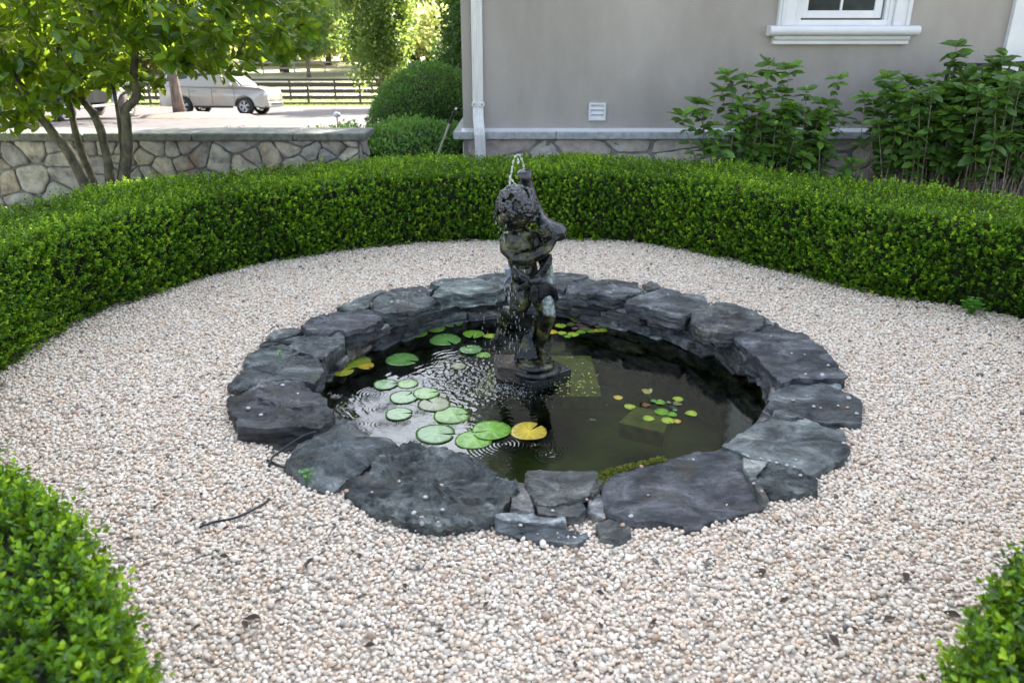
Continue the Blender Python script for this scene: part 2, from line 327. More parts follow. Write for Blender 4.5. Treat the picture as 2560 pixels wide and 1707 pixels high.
# leaf-card builder --------------------------------------------------------------------------
def leaves(name, P, D, Nn, L, Wd, mat, parent=None, tone=None, droop=.12, fold=.18):
    P, D, Nn = (np.asarray(a, np.float64) for a in (P, D, Nn)); n = len(P)
    D /= np.linalg.norm(D, axis=1)[:, None] + 1e-9
    S = np.cross(D, Nn); S /= np.linalg.norm(S, axis=1)[:, None] + 1e-9; U = np.cross(S, D)
    L = np.broadcast_to(L, (n,))[:, None]; Wd = np.broadcast_to(Wd, (n,))[:, None]
    V = np.empty((n, 6, 3))
    V[:, 0] = P; V[:, 3] = P + D * L - U * L * droop
    for i, (t, s) in ((1, (.34, 1)), (2, (.74, .86)), (4, (.74, -.86)), (5, (.34, -1))):
        V[:, i] = P + D * L * t + S * Wd * .5 * s + U * (Wd * fold * abs(s) - L * droop * t * t)
    b = np.arange(n)[:, None] * 6
    Q = np.concatenate([b + np.array([[0, 1, 2, 3]]), b + np.array([[0, 3, 4, 5]])])
    tn = np.repeat(np.clip(tone if tone is not None else np.full(n, .5), 0, 1), 6)
    return npmesh(name, V.reshape(-1, 3), Q, mat, parent, tn)
rng = np.random.default_rng(7)
def unit(n): 
    v = rng.normal(size=(n, 3)); return v / np.linalg.norm(v, axis=1)[:, None]
def sprigs(P, Dr, ln, pairs, lf, ton):
    """opposite leaf pairs along short stems; returns arrays for leaves()"""
    n = len(P); Dr = Dr / np.linalg.norm(Dr, axis=1)[:, None]
    A = np.cross(Dr, unit(n)); A /= np.linalg.norm(A, axis=1)[:, None]; B = np.cross(Dr, A)
    oP, oD, oN, oL, oT = [], [], [], [], []
    for k in range(pairs):
        t = (k + .6) / pairs; ax = A if k % 2 == 0 else B
        for s in (1, -1):
            oP.append(P + Dr * (ln * t)[:, None]); dd = ax * s * (1.0 - .35 * t) + Dr * (.45 + .75 * t) + rng.normal(size=(n, 3)) * .18
            oD.append(dd); oN.append(Dr - .3 * ax * s + rng.normal(size=(n, 3)) * .25); oL.append(lf * (.75 + .35 * math.sin(math.pi * (t * .8 + .1))) * rng.uniform(.8, 1.2, n))
            oT.append(ton + (t - .6) * .30 + rng.normal(size=n) * .07)
    return [np.concatenate(a) for a in (oP, oD, oN, oL, oT)]

# ------------------------------------------------------------------ boxwood hedge: a ring with an opening where the camera stands
inner = [(.80, .30), (.84, 1.05), (1.22, 1.50), (1.85, 1.85), (2.75, 2.35), (3.42, 3.1), (3.62, 3.9), (3.42, 4.62), (2.66, 5.22), (2.2, 5.78), (1.28, 6.62), (.43, 6.86), (-.71, 6.74), (-1.75, 6.28), (-2.33, 5.68), (-2.80, 4.8), (-2.86, 3.9), (-2.66, 3.1), (-2.15, 2.45), (-1.60, 2.0), (-1.04, 1.52), (-.72, 1.05), (-.64, .30)]
def smoothpath(pts, step=.03):
    pts = np.array(pts, float); out = []
    P = np.vstack([2 * pts[0] - pts[1], pts, 2 * pts[-1] - pts[-2]])
    for i in range(1, len(P) - 2):
        p0, p1, p2, p3 = P[i - 1:i + 3]; m = max(2, int(np.linalg.norm(p2 - p1) / step))
        for k in range(m):
            t = k / m; out.append(.5 * (2 * p1 + (p2 - p0) * t + (2 * p0 - 5 * p1 + 4 * p2 - p3) * t * t + (3 * p1 - p0 - 3 * p2 + p3) * t ** 3))
    out.append(pts[-1]); return np.array(out)
HP = smoothpath(inner); tg = np.gradient(HP, axis=0); tg /= np.linalg.norm(tg, axis=1)[:, None]
HN = np.stack([tg[:, 1], -tg[:, 0]], 1)          # outward
cs = np.concatenate([[0], np.cumsum(np.linalg.norm(np.diff(HP, axis=0), axis=1))]); HL = cs[-1]
def hsample(s):
    return np.stack([np.interp(s, cs, HP[:, 0]), np.interp(s, cs, HP[:, 1])], 1), np.stack([np.interp(s, cs, HN[:, 0]), np.interp(s, cs, HN[:, 1])], 1)
HH = .655
def thick(s): return np.interp(s, [0, 2.5, HL - 2.2, HL], [.75, 1.1, 1.1, .75])
def lump(x, y, z, f=2.2):
    return np.sin(x * f * 1.7 + 1.3 * np.sin(y * f)) * .5 + np.sin(y * f * 2.1 + z * 5 + 1.1) * .3 + np.sin(x * f * 4.3 + y * 3.7 + z * 7) * .2
def hedge():
    root = empty('boxwood_hedge', (0, 7, 0)); root.location = (0, 0, 0)
    tag(root, 'clipped green boxwood hedge curving round the gravel garden and fountain pond', 'hedge')
    parts = []
    # inner face
    def gen(n, zone):
        s = rng.uniform(0, HL, n); p, nn = hsample(s); th = thick(s)
        if zone == 'in':
            z = rng.uniform(.0, 1, n) ** .9 * HH; off = .07 * np.clip(1 - z / .18, 0, 1) + .05 * np.clip((z - HH + .12) / .12, 0, 1) ** 2 - .03; nrm = -nn
        elif zone == 'out':
            z = rng.uniform(.1, 1, n) * HH; off = th; nrm = nn
        else:
            z = np.full(n, HH); off = rng.uniform(.02, 1, n) * (th - .02); nrm = nn * 0
        x = p[:, 0] + nn[:, 0] * off; y = p[:, 1] + nn[:, 1] * off; lm = lump(x, y, z)
        if zone == 'top': z = z + lm * .03 + rng.normal(size=n) * .01
        else:
            x += nrm[:, 0] * lm * .05; y += nrm[:, 1] * lm * .05
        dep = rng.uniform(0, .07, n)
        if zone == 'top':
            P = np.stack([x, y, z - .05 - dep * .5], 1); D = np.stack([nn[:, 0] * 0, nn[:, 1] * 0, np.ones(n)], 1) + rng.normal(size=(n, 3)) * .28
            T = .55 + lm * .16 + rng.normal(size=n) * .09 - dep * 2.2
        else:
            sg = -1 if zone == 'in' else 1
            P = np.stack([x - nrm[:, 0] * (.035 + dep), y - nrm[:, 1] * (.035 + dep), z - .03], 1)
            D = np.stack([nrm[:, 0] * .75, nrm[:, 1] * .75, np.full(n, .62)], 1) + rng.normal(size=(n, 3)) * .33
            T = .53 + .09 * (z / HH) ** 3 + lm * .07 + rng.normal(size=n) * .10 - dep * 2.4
        cl = np.sin(x * 23 + 4 * np.sin(y * 17)) * np.sin(y * 29 + z * 37 + 3 * np.sin(x * 13)); hot = rng.random(n) < np.where(cl > .45, .42, .05 if zone != 'top' else .12); T = T + hot * rng.uniform(.12, .40, n)
        keep = P[:, 2] > -.02
        return P[keep], D[keep], T[keep]
    near = []
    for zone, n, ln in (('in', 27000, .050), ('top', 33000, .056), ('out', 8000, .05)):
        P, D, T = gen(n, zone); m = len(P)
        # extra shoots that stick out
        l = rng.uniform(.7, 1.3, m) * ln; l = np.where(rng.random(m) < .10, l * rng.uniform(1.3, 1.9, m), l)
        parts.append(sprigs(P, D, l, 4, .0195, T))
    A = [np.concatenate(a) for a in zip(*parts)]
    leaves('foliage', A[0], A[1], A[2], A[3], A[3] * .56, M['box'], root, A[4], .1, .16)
    # solid dark core, added to block light behind the leaves
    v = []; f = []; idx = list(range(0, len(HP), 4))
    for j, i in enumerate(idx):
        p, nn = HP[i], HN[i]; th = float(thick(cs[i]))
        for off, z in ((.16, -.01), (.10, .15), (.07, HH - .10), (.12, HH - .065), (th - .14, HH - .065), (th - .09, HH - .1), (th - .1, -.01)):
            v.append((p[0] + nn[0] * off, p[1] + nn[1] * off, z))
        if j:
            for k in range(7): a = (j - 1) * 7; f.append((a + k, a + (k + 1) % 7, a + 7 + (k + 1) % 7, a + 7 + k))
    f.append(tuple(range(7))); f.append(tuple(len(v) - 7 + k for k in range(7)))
    mk('dark_core', v, f, M['core'], root)
random.seed(3)
hedge()

# ------------------------------------------------------------------ pond: coping stones, dry stone inner wall, water
def rock(name, poly, ztop, thick_, mat, parent, seed=0, rough=.008, color=(1, 1, 1), tilt=(0, 0), step=.006, ns=150, bulge=0, side=.02, smooth=True):
    """a rough slab from a plan outline: radial rings over the top, a layered broken edge, flat bottom"""
    c = sum((Vector(p) for p in poly), Vector((0, 0))) / len(poly); pts = [Vector(p) for p in poly]
    per = [0]
    for i in range(len(pts)): per.append(per[-1] + (pts[(i + 1) % len(pts)] - pts[i]).length)
    bd = []
    for k in range(ns):
        s = per[-1] * k / ns; i = max(j for j in range(len(pts)) if per[j] <= s + 1e-9); t = (s - per[i]) / max(1e-9, per[i + 1] - per[i])
        bd.append(pts[i].lerp(pts[(i + 1) % len(pts)], t))
    o = Vector((seed * 3.17, seed * 1.31, seed * .7)); v = []; f = []
    jit = min(.016, per[-1] * .010)
    bd = [p + (p - c).normalized() * jit * (mn.noise(Vector((p.x * 9, p.y * 9, 2)) + o) + .6 * mn.noise(Vector((p.x * 31, p.y * 31, 7)) + o)) for p in bd]
    def top(p):
        q = Vector((p.x, p.y, 0)) * 3.2 + o; h = (mn.fractal(q, .7, 2.1, 7) - .6 * mn.noise(q)) * rough * 1.25
        g = mn.noise(Vector((p.x * 2.2, p.y * 4.5, 0)) + o * 1.7); h += math.floor(g * 4.2) * step * .9 + abs(mn.noise(Vector((p.x * 9, p.y * 5, 3)) + o)) * rough * .9; w_ = 1 - abs(mn.noise(Vector((p.x * 4 + 1.5 * h * 40, p.y * 11 + 2 * mn.noise(q * 2), 5)) + o)) * 2; h += max(0, w_) ** 3 * rough * .8 - rough * .2; h -= rough * .7 * max(0, 1 - abs(mn.noise(Vector((p.x * 3.1, p.y * 2.3, 8)) + o)) * 14)
        return ztop + h + (p.x - c.x) * tilt[0] + (p.y - c.y) * tilt[1]
    fr = [.04, .12, .20, .28, .36, .43, .50, .57, .63, .69, .75, .80, .85, .90, .94, .97, 1.0] if ns > 100 else [.04, .14, .25, .36, .47, .57, .67, .76, .84, .91, .965, 1.0]
    for r in fr:
        for k in range(ns):
            p = c.lerp(bd[k], r); z = top(p) + bulge * (1 - r * r)
            if r > .95: z -= .0005 + .002 * (r - .95) / .05 * (1 + mn.noise(Vector((bd[k].x * 12, bd[k].y * 12, 1)) + o))
            v.append((p.x, p.y, z))
    lv = 6
    for j in range(1, lv + 1):
        t = j / lv
        for k in range(ns):
            p = bd[k]; d = (p - c).normalized(); q = Vector((p.x * 4, p.y * 4, j * 5.3)) + o
            off = side * (.55 * mn.noise(q) + .6 * mn.noise(q * 3.1)) - side * .5 * t + .004
            z = top(c.lerp(p, 1)) - .006 - (thick_) * t * (1 + .12 * mn.noise(Vector((p.x * 3, p.y * 3, 9)) + o))
            v.append((p.x + d.x * off, p.y + d.y * off, z))
    R_ = len(fr) + lv
    for i in range(R_ - 1):
        for k in range(ns): f.append((i * ns + k, i * ns + (k + 1) % ns, (i + 1) * ns + (k + 1) % ns, (i + 1) * ns + k))
    f.append(tuple(range(ns - 1, -1, -1))); f.append(tuple((R_ - 1) * ns + k for k in range(ns)))
    f = [tuple(reversed(q)) for q in f]
    g_ = sum(color) / 3; color = tuple((g_ * .45 + q * .55) * 1.42 for q in color)
    ob = mk(name, v, f, mat, parent, smooth); ob.color = (*color, 1)
    n1 = (len(fr) - 1) * ns; sm = np.ones(len(f), bool); sm[n1 - ns:] = False; ob.data.polygons.foreach_set('use_smooth', sm)
    return ob
CR = {'L': (560, 660, .3188), 'B': (540, 1000, .3231), 'C': (1200, 1080, .4252), 'R': (1260, 640, .3997)}
def pl(crop, pts, z):
    x0, y0, s = CR[crop]; return [W(x0 + x * s, y0 + y * s, z=z).xy for x, y in pts]
surround = tag(empty('stone_pond_surround', (0, 0, 0)), 'round pond wall capped with large dark slate slabs set in the gravel', 'pond edge')
COP = []; COPZ = []
def cope(crop, pts, z=.085, th=.09, label=None, color=(1, 1, 1), rough=.008, tilt=(0, 0), step=.006, bulge=0, side=.02):
    if sum(q.y for q in pl(crop, pts, z)) / len(pts) < 4.3: z = max(.04, z - .028)
    p = pl(crop, pts, z); COP.append(p); COPZ.append(z); i = len(COP)
    o = rock('coping_stone', p, z - (0 if not bulge else bulge * .5), th, M['slate'], surround, i, rough, color, tilt, step, bulge=bulge, side=side)
    if label: o['label'] = label
    return o
Bc = (1.0, 1.02, 1.05)
cope('L', [(1625, 150), (1700, 115), (1880, 98), (2000, 108), (2110, 150), (2205, 155), (2215, 190), (2120, 215), (1950, 235), (1800, 235), (1700, 262), (1630, 255), (1650, 215), (1690, 180)], .11, .085, 'smooth flat green-grey slab', (1.9, 2.25, 2.1), .004, step=.002)
cope('L', [(1985, 95), (2080, 75), (2220, 75), (2260, 95), (2190, 140), (2100, 145), (2010, 120)], .075, .06, None, (1.2, 1.4, 1.4), .004)
cope('L', [(1320, 195), (1470, 172), (1560, 165), (1600, 190), (1590, 222), (1480, 222), (1380, 212)], .06, .05, None, (.9, .9, 1.1))
cope('L', [(880, 330), (1100, 240), (1200, 205), (1280, 205), (1260, 225), (1180, 250), (1150, 300), (1130, 350), (1000, 355)], .06, .06, None, (1.5, 1.75, 1.7))
cope('L', [(1160, 300), (1200, 252), (1300, 222), (1430, 217), (1580, 232), (1645, 275), (1610, 330), (1500, 365), (1400, 382), (1270, 380), (1180, 352)], .11, .09, 'oval slate slab with wavy streaks', (1.35, 1.45, 1.4), .014)
cope('L', [(580, 475), (680, 415), (900, 370), (1080, 352), (1170, 350), (1235, 400), (1245, 440), (1150, 490), (1020, 520), (950, 538), (890, 505), (810, 530), (700, 530), (645, 525), (640, 490)], .10, .11, None, (.95, .95, 1.15), .009)
cope('L', [(510, 625), (580, 590), (700, 567), (830, 545), (900, 512), (955, 555), (940, 610), (870, 650), (815, 700), (770, 735), (650, 695), (580, 665)], .095, .09, None, (1.15, 1.25, 1.3), .012)
cope('L', [(335, 575), (400, 520), (500, 490), (580, 485), (635, 525), (560, 560), (450, 590)], .055, .05, None, (1.2, 1.25, 1.2))
cope('L', [(275, 625), (340, 597), (430, 600), (440, 615), (330, 640), (280, 652)], .05, .05)
cope('L', [(160, 740), (200, 690), (280, 655), (460, 630), (560, 665), (590, 700), (500, 730), (400, 760), (280, 790), (160, 785)], .07, .07, None, (1.3, 1.5, 1.45), .009)
cope('L', [(45, 930), (100, 870), (200, 830), (330, 790), (400, 745), (520, 715), (680, 702), (740, 720), (765, 790), (760, 850), (720, 930), (640, 925), (480, 908), (330, 925), (250, 955), (150, 990), (80, 985)], .095, .10, None, (.95, 1.05, 1.15), .009)
cope('L', [(20, 1050), (60, 1030), (200, 1010), (350, 975), (530, 948), (640, 950), (700, 1000), (790, 1060), (800, 1110), (865, 1170), (860, 1225), (760, 1280), (620, 1280), (400, 1295), (200, 1315), (115, 1300), (100, 1240), (50, 1130)], .11, .12, 'big near-black rough slab with a stepped face', (.62, .62, .70), .016, side=.03)
cope('B', [(540, 480), (560, 410), (640, 330), (740, 250), (840, 215), (930, 125), (1020, 130), (1100, 200), (1200, 250), (1370, 290), (1450, 380), (1340, 400), (1200, 440), (1150, 520), (1000, 600), (880, 670), (760, 640), (680, 600), (600, 550)], .085, .12, 'humped blue-grey boulder slab', (1.0, 1.2, 1.25), .014, bulge=.05, side=.03)
cope('B', [(990, 690), (1060, 610), (1190, 570), (1215, 490), (1300, 415), (1400, 385), (1560, 385), (1750, 410), (1940, 460), (2100, 530), (2190, 560), (2330, 640), (2330, 690), (2290, 770), (2200, 870), (2100, 935), (1900, 980), (1700, 990), (1560, 960), (1400, 910), (1280, 880), (1180, 820), (1060, 760)], .075, .11, 'very large slab with rippled ridges', (1.05, 1.2, 1.15), .026, step=.016, side=.03)
cope('C', [(280, 222), (500, 222), (685, 230), (700, 300), (640, 375), (560, 405), (440, 435), (340, 425), (290, 330), (255, 280)], .075, .09, 'tan-stained squarish slab', (1.7, 1.65, 1.45), .006)
cope('C', [(330, 440), (440, 445), (600, 412), (630, 450), (580, 490), (500, 497), (340, 480)], .06, .06, None, (1.1, 1.1, 1.05))
cope('C', [(110, 515), (300, 520), (480, 540), (620, 570), (650, 610), (560, 648), (430, 630), (300, 615), (150, 575), (95, 565)], .045, .06, None, (1.3, 1.45, 1.55), .006)
cope('C', [(680, 530), (760, 500), (880, 540), (890, 600), (820, 635), (710, 620)], .035, .05, None, (1.4, 1.4, 1.2))
cope('C', [(700, 330), (720, 290), (860, 225), (1090, 165), (1280, 120), (1380, 108), (1500, 118), (1540, 160), (1560, 240), (1620, 330), (1665, 440), (1500, 485), (1330, 525), (1290, 565), (1210, 580), (1190, 545), (1010, 535), (860, 520), (760, 470), (710, 400)], .072, .11, 'largest flat slab, purple-grey, mossy on its pond side', (1.15, 1.12, 1.3), .006, step=.003)
cope('C', [(1570, 200), (1700, 190), (1930, 240), (1985, 280), (1980, 350), (1850, 370), (1720, 392), (1650, 340), (1590, 260)], .06, .09, None, (1.3, 1.45, 1.35), .013)
cope('R', [(1365, 1190), (1420, 1150), (1550, 1060), (1640, 1010), (1700, 985), (1850, 1000), (1990, 1060), (2130, 1090), (2140, 1160), (2175, 1215), (2100, 1290), (1920, 1360), (1780, 1320), (1600, 1290), (1500, 1240), (1430, 1215)], .08, .11, 'speckled pale grey-green slab', (1.75, 1.95, 1.9), .008, step=.004)
cope('R', [(1650, 940), (1700, 850), (1740, 795), (1800, 782), (1950, 790), (2100, 840), (2230, 900), (2260, 940), (2230, 1040), (2110, 1045), (1950, 1030), (1860, 1000), (1780, 980), (1680, 960)], .075, .10, None, (1.25, 1.35, 1.45), .006)
cope('R', [(1425, 510), (1500, 440), (1560, 425), (1720, 430), (1870, 480), (1990, 570), (2080, 660), (2100, 700), (2160, 760), (2000, 770), (1800, 770), (1735, 800), (1680, 760), (1600, 640), (1500, 570)], .105, .13, 'big blue-grey slab with a long undercut edge', (1.0, 1.02, 1.2), .007, step=.003, side=.035)
cope('R', [(1165, 360), (1200, 320), (1290, 300), (1330, 275), (1440, 290), (1560, 330), (1640, 360), (1625, 415), (1530, 430), (1450, 470), (1380, 478), (1280, 440), (1180, 395)], .12, .09, 'layered slab with brown streaks', (1.35, 1.3, 1.2), .012, step=.012)
cope('R', [(765, 275), (850, 240), (990, 195), (1130, 220), (1250, 240), (1285, 290), (1190, 330), (1140, 362), (1020, 338), (880, 310), (780, 295)], .12, .09, None, (1.45, 1.5, 1.6), .008)
cope('R', [(390, 215), (400, 165), (530, 130), (700, 138), (830, 165), (858, 210), (790, 240), (700, 262), (560, 245), (450, 235)], .12, .085, None, (1.25, 1.25, 1.4), .011)
cope('R', [(862, 175), (930, 165), (980, 185), (940, 210), (885, 207)], .06, .05, None, (1.6, 1.6, 1.4))
cope('R', [(300, 100), (380, 98), (500, 108), (530, 125), (410, 158), (380, 205), (320, 200), (290, 150)], .09, .08, None, (1.3, 1.3, 1.35))
cope('R', [(95, 120), (200, 95), (285, 100), (280, 150), (300, 200), (180, 200), (90, 190)], .10, .08, None, (1.2, 1.25, 1.4))
cope('R', [(-115, 130), (-50, 105), (80, 115), (75, 190), (0, 200), (-80, 205)], .07, .09, None, (1.4, 1.4, 1.5))
# rubbly fillers between the slabs
fill = [('L', [(150, 990), (330, 930), (480, 912), (640, 930), (560, 948), (350, 972), (200, 1005)], .06, (2.4, 2.3, 2.1)),
        ('L', [(200, 1320), (420, 1300), (640, 1285), (760, 1290), (700, 1350), (560, 1400), (480, 1420), (230, 1420)], .02, (1.5, 1.3, 1.0)),
        ('C', [(235, 290), (285, 330), (320, 450), (180, 460), (185, 380)], .055, (2.5, 2.3, 1.9)), ('C', [(90, 490), (200, 455), (300, 450), (340, 485), (500, 495), (505, 525), (300, 518), (100, 512)], .05, (3.0, 3.1, 3.2)),
        ('C', [(640, 390), (700, 340), (720, 400), (740, 470), (690, 480), (640, 440)], .05, (2.6, 2.5, 2.4)), ('C', [(690, 250), (730, 270), (700, 330), (660, 370), (650, 340)], .07, (1.4, 1.4, 1.0)),
        ('C', [(1545, 160), (1640, 170), (1700, 188), (1580, 200), (1600, 290), (1660, 350), (1700, 395), (1665, 400), (1600, 300), (1555, 220)], .07, (2.1, 2.1, 1.9)),
        ('R', [(1690, 962), (1800, 960), (1880, 1000), (1800, 1000), (1700, 985)], .075, (1.9, 1.9, 1.8)), ('B', [(1210, 470), (1290, 405), (1360, 395), (1300, 440), (1230, 500)], .07, (2.8, 2.6, 2.0)),
        ('L', [(590, 560), (700, 535), (830, 535), (900, 520), (830, 545), (700, 568), (560, 595), (450, 600)], .06, (1.9, 1.9, 1.9)), ('L', [(1600, 190), (1650, 160), (1700, 165), (1640, 210), (1600, 240)], .06, (2.8, 2.6, 2.4)),
        ('L', [(1150, 300), (1170, 350), (1240, 380), (1230, 400), (1150, 350)], .06, (2.4, 2.4, 2.3)), ('R', [(1290, 285), (1180, 325), (1150, 370), (1170, 340), (1250, 295)], .07, (2.3, 2.2, 2.0)),
        ('R', [(1640, 395), (1720, 425), (1560, 422), (1500, 440), (1440, 480), (1530, 432)], .06, (2.0, 2.1, 2.0)), ('R', [(1810, 772), (2000, 778), (2110, 800), (2110, 835), (1950, 788)], .05, (2.0, 2.2, 2.3)),
        ('L', [(2215, 150), (2270, 110), (2300, 180), (2290, 260), (2225, 260)], .06, (2.3, 2.2, 2.4)), ('R', [(330, 205), (390, 200), (450, 240), (560, 250), (460, 262), (340, 262)], .05, (2.0, 2.1, 2.1))]
for i, (c, pts, z, colr) in enumerate(fill):
    rock('filler_stone', pl(c, pts, z), z, .07, M['slate'], surround, 50 + i, .012, colr, ns=60, side=.01)
# radius of the inner wall follows the pond side of the slabs
_rin = np.full(72, 9.0)
for p in COP:
    for i in range(len(p)):
        for t in (0, .2, .4, .6, .8):
            q = Vector(p[i]).lerp(Vector(p[(i + 1) % len(p)]), t) - POND; k = int((math.atan2(q.y, q.x) % (2 * math.pi)) / (2 * math.pi) * 72); _rin[k] = min(_rin[k], q.length)
_rin = np.where(_rin > 1.33, np.nan, _rin); ok_ = ~np.isnan(_rin); _rin = np.interp(np.arange(72), np.arange(72)[ok_], _rin[ok_], period=72)
_rs = np.array([np.mean([_rin[(k + j) % 72] for j in (-2, -1, 0, 1, 2)]) for k in range(72)])
def rin(a): return float(np.interp((a % (2 * math.pi)) / (2 * math.pi) * 72 - .5, np.arange(72), _rs, period=72)) + .065
# mortar bed ring under the slabs
N = 160; v = []; f = []
prof = [(1.14, -.02), (1.17, .02), (1.28, .045), (1.42, .035), (1.52, .005), (1.57, -.06)]
prof = [(1.30, -.7), (1.27, -.10), (1.27, .005), (1.34, .018), (1.44, .012), (1.52, -.01), (1.57, -.06)]
for r, z in prof:
    for k in range(N):
        a = 2 * math.pi * k / N; rr = r + .02 * mn.noise(Vector((math.cos(a) * 5, math.sin(a) * 5, r * 9))) + (rin(a) - 1.21 if r < 1.31 else 0)
        v.append((POND.x + rr * math.cos(a) * 1.0, POND.y + rr * math.sin(a) * 1.0, z + .012 * mn.noise(Vector((rr * math.cos(a) * 14, rr * math.sin(a) * 14, 3)))))
for i in range(len(prof) - 1):
    for k in range(N): f.append((i * N + k, i * N + (k + 1) % N, (i + 1) * N + (k + 1) % N, (i + 1) * N + k))
mk('mortar_bed', v, f, M['mortar'], surround, True)
# inner dry wall of thin stones, several courses from under the slabs to below the water
WZ = -.12
random.seed(11); z = .035; ci = 0
while z > -.42:
    h = random.uniform(.035, .06); a = random.uniform(0, .3); end = a + 2 * math.pi
    while a < end - .02:
        w = random.uniform(.10, .34); 
        if a + w > end: w = end - a
        r0 = rin(a + w / 2) + random.uniform(-.02, .02); r1 = r0 + .12; g = .006
        if w > .05:
            n_ = max(2, int(w / .06)); pts = [(POND.x + r0 * math.cos(a + g + (w - 2 * g) * i / n_), POND.y + r0 * math.sin(a + g + (w - 2 * g) * i / n_)) for i in range(n_ + 1)]
            pts += [(POND.x + r1 * math.cos(a + g + (w - 2 * g) * i / n_), POND.y + r1 * math.sin(a + g + (w - 2 * g) * i / n_)) for i in range(n_, -1, -1)]
            t = random.uniform(.9, 1.9); cc = (t, t * 1.05, t * 1.1) if random.random() < .75 else (t * 1.25, t * 1.1, t)
            # only the arc that a viewer on the near side can see is dressed
            if math.sin(a + w / 2) > -.75: rock('wall_stone', pts, z, h - .004, M['slate'], surround, 100 + ci, .004, cc, ns=40, side=.018, step=.002)
            ci += 1
        a += w
    z -= h
floor_v = [(POND.x + 1.45 * math.cos(2 * math.pi * k / 64), POND.y + 1.45 * math.sin(2 * math.pi * k / 64), -.62) for k in range(64)]
mk('pond_floor', floor_v, [tuple(range(64))], M['poolmud'], surround)
# reddish long stone seen under the left slabs
rock('wall_stone', pl('L', [(920, 655), (1080, 555), (1200, 500), (1290, 505), (1200, 570), (1080, 640), (970, 700)], -.04), -.02, .07, M['slate'], surround, 77, .006, (2.6, 1.8, 1.4), ns=60)['label'] = 'long reddish-brown stone'
rock('wall_stone', pl('L', [(1230, 470), (1300, 430), (1400, 430), (1440, 470), (1380, 500), (1280, 500)], -.04), -.03, .07, M['slate'], surround, 78, .006, (1.6, 1.7, 1.6), ns=60)

# underwater blocks
for i, (pts, z, name, lab) in enumerate([([(1175, 990), (1505, 990), (1478, 888), (1250, 888)], -.24, 'sunken_slab', 'square olive slab under the water that carries the statue base'),
                                  ([(1545, 1055), (1660, 1082), (1680, 1030), (1590, 1015)], -.34, 'sunken_slab', 'small olive slab under the water below the right hand lily plant'),
                                  ([(1375, 880), (1500, 868), (1500, 830), (1390, 822)], -.32, 'sunken_slab', 'dark olive slab under water behind the statue, below the far lily plant')]):
    b = MB(); b.prism([tuple(W(x, y, z=z).xy) for x, y in pts], z - .1, z, 'Z'); o = b.build(name, M['slab'], None, bevel=.008); tag(o, lab, 'slab', 'slabs under the water')
b = MB(); b.prism([tuple(W(x, y, z=0).xy) for x, y in [(1234, 873), (1300, 872), (1330, 892), (1318, 915), (1242, 902)]], -.3, -.035, 'Z'); o = b.build('stepping_block', M['slate'], None, bevel=.006); o.color = (1.9, 1.4, 1.15, 1)
tag(o, 'flat dark brown stone block rising from the water left of the statue base', 'stone block')

